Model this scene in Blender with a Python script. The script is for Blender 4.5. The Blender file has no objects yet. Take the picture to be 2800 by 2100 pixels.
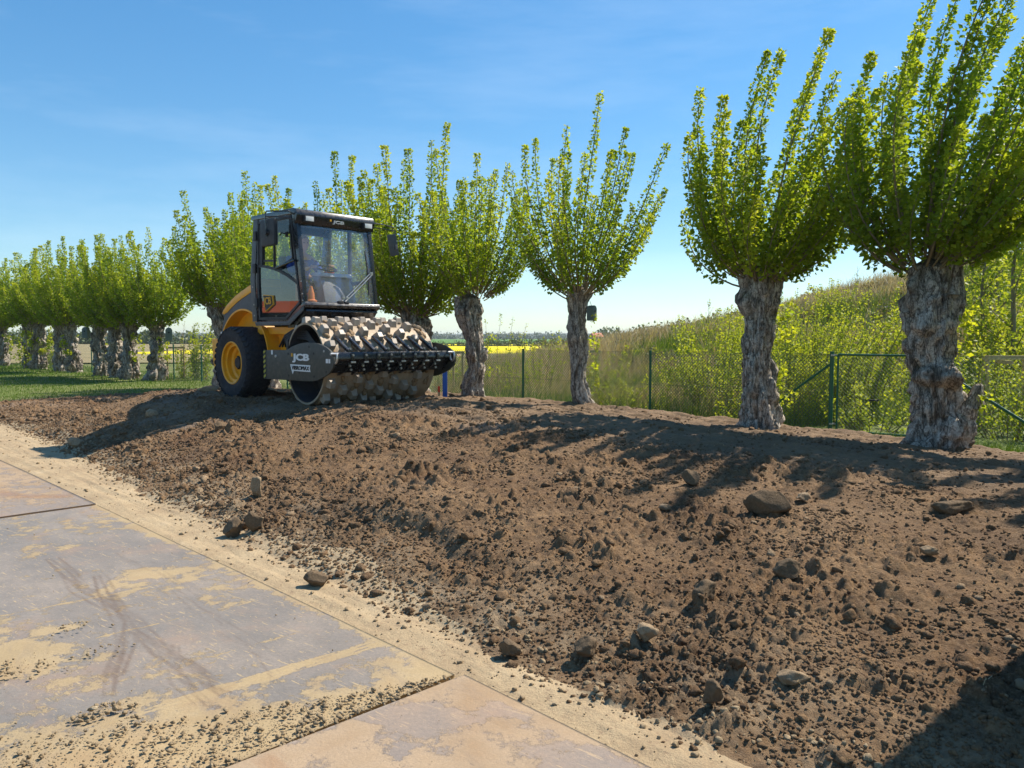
import bpy, bmesh, math, random
import numpy as np
from mathutils import Vector, Matrix

# ------------------------------------------------------------------ camera, world, sun
SC = bpy.context.scene
COL = SC.collection
R = math.radians
cam_d = bpy.data.cameras.new('camera'); cam = bpy.data.objects.new('camera', cam_d); COL.objects.link(cam)
cam.location = (0, 0, 1.6); cam.rotation_euler = (R(90 - 3.43), 0, 0)
cam_d.sensor_width = 36; cam_d.lens = 27.03; cam_d.clip_start = .05; cam_d.clip_end = 9000
SC.camera = cam
SUN_EL = 48.0
SUN_AZ = math.atan2(.83, .56)            # measured from +Y towards +X
world = bpy.data.worlds.new('World'); SC.world = world; world.use_nodes = True
wn = world.node_tree; bg = wn.nodes['Background']
sky = wn.nodes.new('ShaderNodeTexSky'); sky.sky_type = 'NISHITA'; sky.sun_disc = False
sky.sun_elevation = R(SUN_EL); sky.sun_rotation = SUN_AZ
sky.air_density = 1.0; sky.dust_density = .1; sky.ozone_density = 2.6; sky.altitude = 100
gm_ = wn.nodes.new('ShaderNodeGamma'); gm_.inputs[1].default_value = .72
hs_ = wn.nodes.new('ShaderNodeHueSaturation'); hs_.inputs['Saturation'].default_value = 1.5
tn_ = wn.nodes.new('ShaderNodeMix'); tn_.data_type = 'RGBA'; tn_.blend_type = 'MULTIPLY'; tn_.inputs[0].default_value = 1; tn_.inputs[7].default_value = (.92, 1.03, 1.05, 1)
wn.links.new(sky.outputs[0], gm_.inputs[0]); wn.links.new(gm_.outputs[0], hs_.inputs['Color']); wn.links.new(hs_.outputs[0], tn_.inputs[6])
tc_ = wn.nodes.new('ShaderNodeTexCoord'); mp_ = wn.nodes.new('ShaderNodeMapping'); mp_.inputs['Scale'].default_value = (1.2, 2.5, 7); mp_.inputs['Rotation'].default_value = (.2, .35, .4)
cn_ = wn.nodes.new('ShaderNodeTexNoise'); cn_.inputs['Scale'].default_value = 1.6; cn_.inputs['Detail'].default_value = 7; cn_.inputs['Roughness'].default_value = .6
cr_ = wn.nodes.new('ShaderNodeValToRGB'); cr_.color_ramp.elements[0].position = .46; cr_.color_ramp.elements[0].color = (0, 0, 0, 1); cr_.color_ramp.elements[1].position = .8; cr_.color_ramp.elements[1].color = (.13, .13, .13, 1)
cm_ = wn.nodes.new('ShaderNodeMix'); cm_.data_type = 'RGBA'; cm_.inputs[7].default_value = (5.4, 5.9, 6.4, 1)
wn.links.new(tc_.outputs['Generated'], mp_.inputs[0]); wn.links.new(mp_.outputs[0], cn_.inputs['Vector']); wn.links.new(cn_.outputs['Fac'], cr_.inputs[0]); wn.links.new(cr_.outputs[0], cm_.inputs[0])
wn.links.new(tn_.outputs[2], cm_.inputs[6]); wn.links.new(cm_.outputs[2], bg.inputs[0]); bg.inputs[1].default_value = .15
sl = bpy.data.lights.new('sun', 'SUN'); sl.energy = 4.9; sl.angle = R(.53); sl.color = (1, .92, .80)
so = bpy.data.objects.new('sun', sl); COL.objects.link(so)
sd = Vector((math.sin(SUN_AZ)*math.cos(R(SUN_EL)), math.cos(SUN_AZ)*math.cos(R(SUN_EL)), math.sin(R(SUN_EL))))
so.rotation_euler = sd.to_track_quat('Z', 'Y').to_euler()
SC.view_settings.view_transform = 'Standard'; SC.view_settings.look = 'None'
SC.view_settings.exposure = 0.72; SC.view_settings.gamma = 1

rng = np.random.default_rng(7)
rnd = random.Random(5)

# ------------------------------------------------------------------ noise
def _h(ix, iy, iz, seed):
    h = (ix.astype(np.int64)*374761393 + iy.astype(np.int64)*668265263 + iz.astype(np.int64)*2147483647 + seed*974634777) & 0xffffffff
    h = ((h ^ (h >> 13))*1274126177) & 0xffffffff
    h = ((h ^ (h >> 16))*2246822519) & 0xffffffff
    h = h ^ (h >> 15)
    return (h & 0xffffff)/float(0xffffff)
def vn2(x, y, seed=0):
    ix = np.floor(x); iy = np.floor(y); fx = x-ix; fy = y-iy
    fx = fx*fx*(3-2*fx); fy = fy*fy*(3-2*fy); z = np.zeros_like(ix)
    a = _h(ix, iy, z, seed); b = _h(ix+1, iy, z, seed); c = _h(ix, iy+1, z, seed); d = _h(ix+1, iy+1, z, seed)
    return (a*(1-fx)+b*fx)*(1-fy)+(c*(1-fx)+d*fx)*fy
def fbm(x, y, seed=0, o=4):
    r = 0; a = .5
    for i in range(o):
        r = r+a*vn2(x*2**i+i*17.3, y*2**i-i*9.1, seed+i); a *= .5
    return r/(1-.5**o)
def vn3(x, y, z, seed=0):
    ix = np.floor(x); iy = np.floor(y); iz = np.floor(z); fx = x-ix; fy = y-iy; fz = z-iz
    fx = fx*fx*(3-2*fx); fy = fy*fy*(3-2*fy); fz = fz*fz*(3-2*fz)
    r = 0
    for dx in (0, 1):
        for dy in (0, 1):
            for dz in (0, 1):
                r = r+_h(ix+dx, iy+dy, iz+dz, seed)*(fx if dx else 1-fx)*(fy if dy else 1-fy)*(fz if dz else 1-fz)
    return r
def domes(x, y, cell, seed, p=.8, r0=.3, r1=.7, flat=.8):
    X = x/cell; Y = y/cell; ix = np.floor(X); iy = np.floor(Y); z = np.zeros_like(ix); out = np.zeros_like(X)
    for dx in (-1, 0, 1):
        for dy in (-1, 0, 1):
            jx = ix+dx; jy = iy+dy
            cx = jx+_h(jx, jy, z, seed); cy = jy+_h(jx, jy, z+1, seed)
            r = r0+(r1-r0)*_h(jx, jy, z+2, seed)**2
            on = _h(jx, jy, z+3, seed) < p
            ax = X-cx; ay = Y-cy
            an = _h(jx, jy, z+4, seed)*3.14; ca = np.cos(an); sa = np.sin(an)
            bx = ax*ca+ay*sa; by = (-ax*sa+ay*ca)*(1+.6*_h(jx, jy, z+5, seed))
            q = 1-(bx*bx+by*by)/(r*r)
            out = np.maximum(out, np.where(on & (q > 0), r*np.sqrt(np.maximum(q, 0))*flat, 0))
    return out*cell
def sst(a, b, x):
    t = np.clip((x-a)/(b-a), 0, 1); return t*t*(3-2*t)

# ------------------------------------------------------------------ terrain height
T_T = [-20, 1.9, 2.75, 6.9, 11.2, 17.9, 22.7, 30, 40]
T_S = [3.85, 3.8, 3.68, 3.85, 4.1, 4.65, 4.75, 4.6, 4.6]
HX = [-9000, -6, 0, 3, 5.65, 8.5, 11.4, 13.3, 15.2, 18.1, 21.1, 30, 50, 9000]
HZ = [0, 0, .35, .95, 1.55, 2.1, 2.8, 3.1, 3.45, 4.1, 4.8, 6, 6.5, 6.5]
def toe(t): return np.interp(t, T_T, T_S)
def hill(x, y):
    h = np.interp(x*33/np.maximum(y, 20), HX, HZ)
    v = h*sst(17, 33, y)*(1-sst(55, 85, y))+1.1*(fbm(x*.28, y*.28, 47, 3)-.5)*sst(19, 27, y)*sst(3, 8, x)*(1-sst(55, 85, y))
    return v
def mound(s, t):
    """compacted embankment, before roughness"""
    T = toe(t)+.35*(vn2(t*.9, t*0+3, 11)-.5)
    Cc = np.interp(t, [0, 6, 12, 18, 40], [9.8, 9.4, 9.0, 7.9, 7.9])
    zt = np.interp(t, [0, 5, 12, 40], [.44, .5, .6, .6])
    u = np.clip((s-T)/(Cc-T), 0, 1)
    prof = np.interp(u, [0, .08, .3, .6, .85, 1], [0, .16, .42, .74, .97, 1.0])
    zb = np.interp(t, [0, 4, 12, 40], [.24, .28, .42, .42])
    z = zt*prof
    z = np.where(s > Cc+1.2, zt+(zb-zt)*sst(Cc+1.2, 14.3, s), z)
    z = z*(1-sst(15.0, 16.3, s+.4*(vn2(t*1.3, t*0, 5)-.5)))
    f = np.interp(t+1.2*(vn2(s*.7, t*.5, 9)-.5), [-3, 21, 22.5, 24.5, 31, 33], [1, 1, .6, .25, .14, 0])
    return z*f
def soil_h(x, y, detail=True):
    s = x+y; t = y-x
    m = mound(s, t)
    act = sst(0.0, .35, s-toe(t)+.9*(fbm(s*.8, t*.8, 31)-.5))*(1-sst(15.2, 16.2, s+.5*(vn2(t*1.3, t*0, 5)-.5)))*(1-sst(31, 32.5, t+1.5*(vn2(s*.8, t*.3, 8)-.5)))
    plat = sst(.86, 1.02, (s-toe(t))/(np.interp(t, [0, 6, 12, 18, 40], [9.8, 9.4, 9.0, 7.9, 7.9])-toe(t)))*(1-sst(19, 22, t))
    z = m+.07*(fbm(x*.9, y*.9, 3)-.5)*act
    # slumped step in the slope
    zz = .12*sst(4.75, 5.05, s+.25*vn2(t*1.5, t*0, 77))*np.exp(-((t-6.2)/1.6)**2)*(1-sst(5.3, 6.6, s))
    z = z+zz*act
    if detail:
        k = act*(1-.75*plat)*(1-.6*sst(.52, .66, fbm(x*.75+4, y*.75, 98)))
        wx = x+.05*vn2(x*9, y*9, 41); wy = y+.05*vn2(x*9, y*9, 42)
        d = .8*domes(wx, wy, .34, 1, .22, .18, .38, .6)+.9*domes(wx, wy, .15, 2, .55, .2, .5, .75)
        d = d+.8*domes(wx, wy, .062, 3, .8, .3, .6, .8)+.8*domes(wx, wy, .034, 33, .9, .35, .65, .85)
        d = d+.045*np.abs(fbm(x*13, y*13, 91, 5)-.5)+.02*(fbm(x*40, y*40, 92, 3)-.5)
        dens = sst(.3, .75, fbm(x*1.7, y*1.7, 21))
        z = z+k*(d*(.35+.9*dens)+.03*(fbm(x*6, y*6, 4)-.5)+.05*(fbm(x*2.4, y*2.4, 6)-.5))
        # roller tracks: long shallow grooves and pad prints along the direction of travel
        tr = vn2(s*6.5, t*1.6, 51)+.5*vn2(s*14, t*4.5, 52)
        z = z+plat*act*(.075*(tr-.75)+.012*domes(x, y, .08, 55, .7)/.05)
        # sand
        k2 = 1-act
        z = z+k2*(.006*(fbm(x*5, y*5, 61)-.5)+.35*domes(x, y, .05, 62, .25, .15, .4, .6)+.022*fbm(s*9, t*.9, 63)*sst(3.2, 3.5, s)+.012*np.abs(fbm(x*16, y*16, 64)-.5))
    else:
        z = z+act*.02
    # edges sink under the grass
    z = z-.10*(1-act)*sst(9, 12, s)-.10*sst(32, 33, t)-.10*sst(28, 31.5, t)*(1-act)
    return z, act, plat
def base_h(x, y):
    s = x+y; t = y-x
    z = hill(x, y)+.06*(fbm(x*.4, y*.4, 90)-.5)*sst(16, 20, s)
    inside = sst(-30, -29, s)*(1-sst(14.6, 15.6, s))*sst(-14, -13, t)*(1-sst(30.5, 32, t))
    near = (1-sst(8, 9, np.abs(x+y)))*(1-sst(30, 31, np.abs(t)))
    return z-.05*np.clip(inside, 0, 1)
def gz(x, y):
    x = np.array([float(x)]); y = np.array([float(y)])
    s = (x+y)[0]; t = (y-x)[0]
    if 3 < s < 15.6 and -2 < t < 32: return float(soil_h(x, y, False)[0][0])
    return float(base_h(x, y)[0])

# ------------------------------------------------------------------ object helpers
def link(o, parent=None):
    COL.objects.link(o)
    if parent is not None: o.parent = parent
    return o
def tag(o, label=None, cat=None, group=None, kind=None):
    if label: o['label'] = label
    if cat: o['category'] = cat
    if group: o['group'] = group
    if kind: o['kind'] = kind
    return o
def empty(name, loc, rz=0):
    o = bpy.data.objects.new(name, None); o.location = loc; o.rotation_euler = (0, 0, rz); o.empty_display_size = .2
    return link(o)
def npmesh(name, V, Fc, mat=None, parent=None, smooth=False, attrs=None, mats=None, midx=None):
    V = np.asarray(V, dtype=np.float32); Fc = np.asarray(Fc, dtype=np.int32)
    me = bpy.data.meshes.new(name); n = Fc.shape[1]
    me.vertices.add(len(V)); me.vertices.foreach_set('co', V.ravel())
    me.loops.add(Fc.size); me.loops.foreach_set('vertex_index', Fc.ravel())
    me.polygons.add(len(Fc)); me.polygons.foreach_set('loop_start', np.arange(0, Fc.size, n, dtype=np.int32))
    me.polygons.foreach_set('loop_total', np.full(len(Fc), n, dtype=np.int32))
    if smooth: me.polygons.foreach_set('use_smooth', np.ones(len(Fc), dtype=bool))
    for m_ in (mats or [mat]): me.materials.append(m_)
    if midx is not None: me.polygons.foreach_set('material_index', np.asarray(midx, dtype=np.int32))
    if attrs:
        for k, a in attrs.items():
            at = me.attributes.new(k, 'FLOAT', 'POINT'); at.data.foreach_set('value', np.asarray(a, dtype=np.float32))
    me.update(calc_edges=True)
    return link(bpy.data.objects.new(name, me), parent)

class MB:
    """collects shapes into one mesh"""
    def __init__(s): s.v = []; s.f = []; s.sm = []
    def add(s, V, Fc, sm=False):
        o = len(s.v); s.v += [tuple(p) for p in V]; s.f += [tuple(i+o for i in q) for q in Fc]; s.sm += [sm]*len(Fc); return s
    def box(s, c, d, b=0, rot=None):
        bm = bmesh.new(); bmesh.ops.create_cube(bm, size=1)
        for v in bm.verts: v.co = Vector((v.co.x*d[0], v.co.y*d[1], v.co.z*d[2]))
        if b: bmesh.ops.bevel(bm, geom=bm.edges[:], offset=b, segments=2, affect='EDGES', profile=.7)
        M = Matrix.Translation(c) @ (rot.to_4x4() if rot is not None else Matrix.Identity(4))
        bm.transform(M); bm.verts.index_update()
        s.add([v.co[:] for v in bm.verts], [[v.index for v in f.verts] for f in bm.faces]); bm.free(); return s
    def prism(s, pts, a, b, axis='y', bev=0):
        """polygon in the plane of the two other axes, extruded from a to b"""
        bm = bmesh.new()
        mk = {'y': lambda p, q: (p[0], q, p[1]), 'x': lambda p, q: (q, p[0], p[1]), 'z': lambda p, q: (p[0], p[1], q)}[axis]
        vs = [bm.verts.new(mk(p, a)) for p in pts]; f = bm.faces.new(vs)
        r = bmesh.ops.extrude_face_region(bm, geom=[f])
        for v in r['geom']:
            if isinstance(v, bmesh.types.BMVert): v.co = Vector(mk({'y': (v.co.x, v.co.z), 'x': (v.co.y, v.co.z), 'z': (v.co.x, v.co.y)}[axis], b))
        bmesh.ops.recalc_face_normals(bm, faces=bm.faces[:])
        if bev: bmesh.ops.bevel(bm, geom=[e for e in bm.edges if e.calc_face_angle(0) > .5], offset=bev, segments=2, affect='EDGES', profile=.7)
        bm.verts.index_update()
        s.add([v.co[:] for v in bm.verts], [[v.index for v in f.verts] for f in bm.faces]); bm.free(); return s
    def tube(s, P, r, n=8, caps=True):
        P = [Vector(p) for p in P]; rs = r if isinstance(r, (list, tuple)) else [r]*len(P); V = []; Fc = []
        up = None
        for i, p in enumerate(P):
            d = (P[min(i+1, len(P)-1)]-P[max(i-1, 0)]).normalized()
            if up is None:
                up = d.orthogonal().normalized()
            else:
                up = (up-d*up.dot(d)).normalized()
            sd_ = d.cross(up)
            for k in range(n):
                a = 2*math.pi*k/n; V.append(p+(up*math.cos(a)+sd_*math.sin(a))*rs[i])
        for i in range(len(P)-1):
            for k in range(n):
                Fc.append((i*n+k, i*n+(k+1) % n, (i+1)*n+(k+1) % n, (i+1)*n+k))
        if caps: Fc += [tuple(range(n-1, -1, -1)), tuple((len(P)-1)*n+k for k in range(n))]
        return s.add([v[:] for v in V], Fc, True)
    def lathe(s, prof, c, axis='y', n=48, a0=0, a1=2*math.pi):
        """prof: (radius, offset along axis)"""
        V = []; Fc = []; full = abs(a1-a0-2*math.pi) < 1e-6; m = n if full else n+1
        for (r, o) in prof:
            for k in range(m):
                a = a0+(a1-a0)*k/n; p, q = r*math.cos(a), r*math.sin(a)
                V.append({'y': (c[0]+p, c[1]+o, c[2]+q), 'x': (c[0]+o, c[1]+p, c[2]+q), 'z': (c[0]+p, c[1]+q, c[2]+o)}[axis])
        for i in range(len(prof)-1):
            for k in range(n if full else n):
                k2 = (k+1) % m if full else k+1
                Fc.append((i*m+k, i*m+k2, (i+1)*m+k2, (i+1)*m+k))
        return s.add(V, Fc, True)
    def build(s, name, mat, parent=None, smooth=None, auto=True):
        me = bpy.data.meshes.new(name); me.from_pydata(s.v, [], s.f); me.materials.append(mat)
        bm = bmesh.new(); bm.from_mesh(me); bmesh.ops.recalc_face_normals(bm, faces=bm.faces[:]); bm.to_mesh(me); bm.free()
        me.polygons.foreach_set('use_smooth', s.sm if smooth is None else [smooth]*len(s.f))
        if hasattr(me, 'set_sharp_from_angle'): me.set_sharp_from_angle(angle=R(35))
        return link(bpy.data.objects.new(name, me), parent)

def text(name, body, p0, right, up, w, h, mat, parent, bold=.02, shear=0):
    cu = bpy.data.curves.new('lettering', 'FONT'); cu.body = body; cu.size = 1; cu.offset = bold; cu.shear = shear; cu.extrude = .004; cu.resolution_u = 4
    ob = bpy.data.objects.new('lettering', cu); COL.objects.link(ob)
    dg = bpy.context.evaluated_depsgraph_get(); me = bpy.data.meshes.new_from_object(ob.evaluated_get(dg)); bpy.data.objects.remove(ob)
    xs = [v.co.x for v in me.vertices]; ys = [v.co.y for v in me.vertices]
    rt = Vector(right).normalized(); u_ = Vector(up).normalized(); nn = rt.cross(u_)
    for v in me.vertices:
        a = (v.co.x-min(xs))/(max(xs)-min(xs))*w; b = (v.co.y-min(ys))/(max(ys)-min(ys))*h
        v.co = Vector(p0)+rt*a+u_*b+nn*(v.co.z+.004)
    me.materials.clear(); me.materials.append(mat); me.name = name
    return link(bpy.data.objects.new(name, me), parent)

# ------------------------------------------------------------------ materials
def nodes(name):
    m = bpy.data.materials.new(name); m.use_nodes = True; nt = m.node_tree
    return m, nt, nt.nodes['Principled BSDF']
def N(nt, t, **k):
    n = nt.nodes.new(t)
    for a, b in k.items():
        if a.startswith('i_'): n.inputs[a[2:].replace('_', ' ')].default_value = b
        else: setattr(n, a, b)
    return n
def noise(nt, scale, detail=4, rough=.6, coord=None, stretch=None):
    tc = N(nt, 'ShaderNodeTexCoord'); mp = N(nt, 'ShaderNodeMapping')
    nt.links.new(tc.outputs[coord or 'Object'], mp.inputs[0])
    if stretch: mp.inputs['Scale'].default_value = stretch
    n = N(nt, 'ShaderNodeTexNoise'); n.inputs['Scale'].default_value = scale; n.inputs['Detail'].default_value = detail; n.inputs['Roughness'].default_value = rough
    nt.links.new(mp.outputs[0], n.inputs['Vector']); return n.outputs['Fac']
def ramp(nt, src, stops, interp='LINEAR'):
    r = N(nt, 'ShaderNodeValToRGB'); r.color_ramp.interpolation = interp
    while len(r.color_ramp.elements) < len(stops): r.color_ramp.elements.new(.5)
    for e, (p, c) in zip(r.color_ramp.elements, stops):
        e.position = p; e.color = (c if len(c) == 4 else (*c, 1)) if not isinstance(c, (int, float)) else (c, c, c, 1)
    nt.links.new(src, r.inputs[0]); return r.outputs[0]
def mix(nt, f, a, b, mode='MIX'):
    n = N(nt, 'ShaderNodeMix', data_type='RGBA', blend_type=mode)
    if isinstance(f, (int, float)): n.inputs[0].default_value = f
    else: nt.links.new(f, n.inputs[0])
    for s, i in ((a, 6), (b, 7)):
        if isinstance(s, tuple): n.inputs[i].default_value = (*s, 1) if len(s) == 3 else s
        else: nt.links.new(s, n.inputs[i])
    return n.outputs[2]
def math_(nt, op, a, b=0.0, clamp=False):
    n = N(nt, 'ShaderNodeMath', operation=op, use_clamp=clamp)
    for s, i in ((a, 0), (b, 1)):
        if isinstance(s, (int, float)): n.inputs[i].default_value = s
        else: nt.links.new(s, n.inputs[i])
    return n.outputs[0]
def bump(nt, bsdf, h, strength=.5, dist=.01):
    b = N(nt, 'ShaderNodeBump'); b.inputs['Strength'].default_value = strength; b.inputs['Distance'].default_value = dist
    nt.links.new(h, b.inputs['Height']); nt.links.new(b.outputs[0], bsdf.inputs['Normal'])
def attr(nt, name):
    a = N(nt, 'ShaderNodeAttribute'); a.attribute_name = name; return a.outputs['Fac']

def simple(name, c, rough=.5, metal=0, var=.15, scale=6, dirt=None, dirt_amt=.35, bmp=0, coat=0, spec=.5):
    m, nt, b = nodes(name)
    n = noise(nt, scale, 5)
    c2 = tuple(x*(1-var) for x in c); c1 = tuple(min(1, x*(1+var)) for x in c)
    col = ramp(nt, n, [(.3, c2), (.7, c1)])
    if dirt:
        d = ramp(nt, noise(nt, scale*1.7, 8, .7), [(.52, 0), (.72, dirt_amt)])
        col = mix(nt, d, col, dirt)
    nt.links.new(col, b.inputs['Base Color'])
    rr = ramp(nt, noise(nt, scale*2.3, 5), [(.3, max(.02, rough-.08)), (.7, min(1, rough+.1))]); nt.links.new(rr, b.inputs['Roughness'])
    b.inputs['Metallic'].default_value = metal; b.inputs['Specular IOR Level'].default_value = spec
    if coat: b.inputs['Coat Weight'].default_value = coat; b.inputs['Coat Roughness'].default_value = .08
    if bmp: bump(nt, b, noise(nt, scale*6, 6), bmp, .01)
    return m

def mat_soil():
    m, nt, b = nodes('soil')
    n1 = noise(nt, 1.1, 5); n2 = noise(nt, 14, 8, .7); n3 = noise(nt, 60, 6, .75)
    c = ramp(nt, n1, [(.3, (.12, .062, .028)), (.46, (.225, .130, .060)), (.70, (.34, .212, .108))])
    c = mix(nt, ramp(nt, n2, [(.35, .7), (.62, 0)]), c, (.085, .052, .034))
    c = mix(nt, ramp(nt, noise(nt, .75, 7, .65), [(.40, .45), (.50, 0)]), c, (.095, .056, .03))
    c = mix(nt, ramp(nt, n3, [(.48, 0), (.7, .55)]), c, (.38, .265, .155))
    c = mix(nt, ramp(nt, attr(nt, 'tone'), [(.955, 0), (.965, .8)]), c, (.36, .26, .16))
    c = mix(nt, math_(nt, 'MULTIPLY', attr(nt, 'plat'), .45), c, (.27, .19, .12))
    c = mix(nt, math_(nt, 'MULTIPLY', attr(nt, 'low'), ramp(nt, noise(nt, 3, 6), [(.4, 0), (.6, .75)])), c, (.40, .31, .20))
    g = ramp(nt, noise(nt, .55, 3), [(.55, 0), (.7, .5)])
    c = mix(nt, math_(nt, 'MULTIPLY', g, attr(nt, 'grey')), c, (.24, .20, .17))
    nt.links.new(c, b.inputs['Base Color']); b.inputs['Roughness'].default_value = .92; b.inputs['Specular IOR Level'].default_value = .25
    h = math_(nt, 'ADD', n3, math_(nt, 'MULTIPLY', noise(nt, 160, 4, .7), .5))
    bump(nt, b, h, 1.0, .02)
    return m
def mat_sand():
    m, nt, b = nodes('sand')
    n1 = noise(nt, 2.2, 6, .65); n3 = noise(nt, 90, 5, .7)
    c = ramp(nt, n1, [(.3, (.32, .23, .13)), (.6, (.44, .335, .195)), (.75, (.50, .39, .245))])
    c = mix(nt, ramp(nt, n3, [(.42, .45), (.6, 0)]), c, (.28, .19, .11))
    c = mix(nt, ramp(nt, noise(nt, 25, 6, .7), [(.56, 0), (.66, .7)]), c, (.22, .145, .085))
    nt.links.new(c, b.inputs['Base Color']); b.inputs['Roughness'].default_value = .95
    bump(nt, b, math_(nt, 'ADD', n3, noise(nt, 30, 5, .7)), .7, .01)
    return m
def mat_clod(name, ca, cb, cc):
    m, nt, b = nodes(name)
    t = attr(nt, 'tone')
    c = ramp(nt, t, [(0, ca), (.75, cb), (.93, cb), (1, cc)])
    c = mix(nt, ramp(nt, noise(nt, 45, 6, .7), [(.4, .6), (.7, 0)]), c, tuple(x*.6 for x in ca))
    nt.links.new(c, b.inputs['Base Color']); b.inputs['Roughness'].default_value = .93; b.inputs['Specular IOR Level'].default_value = .25
    bump(nt, b, noise(nt, 70, 6, .75), .9, .012)
    return m
def mat_plate(name, steel, tint, tan, dark):
    m, nt, b = nodes(name)
    dust = attr(nt, 'dust'); smear = attr(nt, 'smear')
    def rn(scale, st, det=8, rough=.75, rot=45):
        tc = N(nt, 'ShaderNodeTexCoord'); mp = N(nt, 'ShaderNodeMapping'); mp.inputs['Rotation'].default_value = (0, 0, R(rot)); mp2 = N(nt, 'ShaderNodeMapping'); mp2.inputs['Scale'].default_value = st
        nt.links.new(tc.outputs['Object'], mp.inputs[0]); nt.links.new(mp.outputs[0], mp2.inputs[0])
        n = N(nt, 'ShaderNodeTexNoise'); n.inputs['Scale'].default_value = scale; n.inputs['Detail'].default_value = det; n.inputs['Roughness'].default_value = rough; nt.links.new(mp2.outputs[0], n.inputs['Vector']); return n.outputs['Fac']
    st = ramp(nt, noise(nt, 1.1, 6), [(.35, steel), (.65, tint)])
    st = mix(nt, ramp(nt, noise(nt, 45, 7, .8), [(.38, .45), (.62, 0)]), st, tuple(x*.62 for x in steel))
    st = mix(nt, ramp(nt, rn(3, (.7, 1.6, 1)), [(.36, .5), (.60, 0)]), st, tuple(x*.78 for x in steel))
    st = mix(nt, ramp(nt, noise(nt, 1.7, 7, .7), [(.52, 0), (.66, .45)]), st, (.33, .22, .15))
    sc1 = ramp(nt, rn(9, (.9, 9, 1), 5, .6, 38), [(.625, 0), (.655, .8)]); sc2 = ramp(nt, rn(2.3, (.5, 9, 1), 7, .7, 31), [(.62, 0), (.66, .5)]); sc3 = ramp(nt, rn(16, (1.1, 3, 1), 6, .7, 52), [(.62, 0), (.66, .75)])
    n = noise(nt, 6, 12, .74)
    dm = math_(nt, 'ADD', dust, math_(nt, 'MULTIPLY', math_(nt, 'SUBTRACT', n, .5), 2.0))
    dm = ramp(nt, dm, [(.40, 0), (.50, .78), (.8, .95)])
    tan_ = mix(nt, ramp(nt, noise(nt, 3, 7, .7), [(.35, 0), (.65, 1)]), tan, tuple(x*.78 for x in tan))
    tan_ = mix(nt, ramp(nt, noise(nt, 1.4, 9, .72), [(.50, 0), (.68, .6)]), tan_, (.30, .185, .095))
    tan_ = mix(nt, ramp(nt, rn(3, (.5, 3, 1), 8, .75, 60), [(.55, 0), (.66, .35)]), tan_, (.22, .17, .13))
    tan_ = mix(nt, ramp(nt, noise(nt, 90, 5, .7), [(.4, .4), (.6, 0)]), tan_, tuple(x*.6 for x in tan))
    c = mix(nt, sc3, mix(nt, sc2, mix(nt, sc1, st, tan), tan), tan)
    c = mix(nt, dm, c, tan_)
    sm = ramp(nt, math_(nt, 'ADD', smear, math_(nt, 'MULTIPLY', math_(nt, 'SUBTRACT', rn(6, (.45, 7, 1), 9, .75), .5), .9)), [(.22, 0), (.70, .62)])
    c = mix(nt, sm, c, dark)
    nt.links.new(c, b.inputs['Base Color'])
    nt.links.new(ramp(nt, dm, [(0, .55), (1, .92)]), b.inputs['Roughness'])
    b.inputs['Specular IOR Level'].default_value = .22
    bump(nt, b, math_(nt, 'ADD', noise(nt, 60, 6, .7), math_(nt, 'MULTIPLY', dm, 2.0)), .5, .005)
    return m
def mat_leaf(name, dark, mid, light, trans=.35):
    m, nt, b = nodes(name)
    c = ramp(nt, attr(nt, 'tone'), [(0, dark), (.55, mid), (1, light)])
    nt.links.new(c, b.inputs['Base Color']); b.inputs['Roughness'].default_value = .55; b.inputs['Specular IOR Level'].default_value = .25
    tr = N(nt, 'ShaderNodeBsdfTranslucent'); nt.links.new(mix(nt, 1.0, c, (1.9, 1.75, .9), 'MULTIPLY'), tr.inputs[0])
    mx = N(nt, 'ShaderNodeMixShader'); mx.inputs[0].default_value = trans
    nt.links.new(b.outputs[0], mx.inputs[1]); nt.links.new(tr.outputs[0], mx.inputs[2])
    nt.links.new(mx.outputs[0], nt.nodes['Material Output'].inputs[0])
    return m
def mat_bark(name='bark', dk=(.055, .043, .032), md=(.28, .235, .185), lt=(.60, .53, .44)):
    m, nt, b = nodes(name)
    n = noise(nt, 5, 9, .7, stretch=(1, 1, .45))
    def ridge(sc, st, w):
        r = math_(nt, 'ABSOLUTE', math_(nt, 'SUBTRACT', noise(nt, sc, 4, .6, stretch=st), .5)); return ramp(nt, r, [(0, 0), (w, 1)])
    r1 = ridge(9, (1, 1, .30), .045); r2 = ridge(22, (1, 1, .45), .04)
    w = math_(nt, 'ADD', math_(nt, 'MULTIPLY', attr(nt, 'relief'), .7), math_(nt, 'MULTIPLY', n, .45))
    c = ramp(nt, w, [(.36, dk), (.50, md), (.70, lt)])
    c = mix(nt, ramp(nt, noise(nt, 40, 5, .7), [(.35, .5), (.6, 0)]), c, dk)
    c = mix(nt, math_(nt, 'SUBTRACT', .85, math_(nt, 'MULTIPLY', r1, .85)), c, dk); c = mix(nt, math_(nt, 'SUBTRACT', .6, math_(nt, 'MULTIPLY', r2, .6)), c, dk)
    c = mix(nt, ramp(nt, noise(nt, 1.7, 5), [(.56, 0), (.70, .5)]), c, (.20, .125, .07))
    c = mix(nt, ramp(nt, noise(nt, 3.1, 7, .7), [(.60, 0), (.68, .35)]), c, (.12, .14, .05))
    nt.links.new(c, b.inputs['Base Color']); b.inputs['Roughness'].default_value = .92; b.inputs['Specular IOR Level'].default_value = .15
    bump(nt, b, math_(nt, 'ADD', math_(nt, 'MULTIPLY', r1, .6), math_(nt, 'ADD', math_(nt, 'MULTIPLY', r2, .3), n)), .7, .02)
    return m
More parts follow.
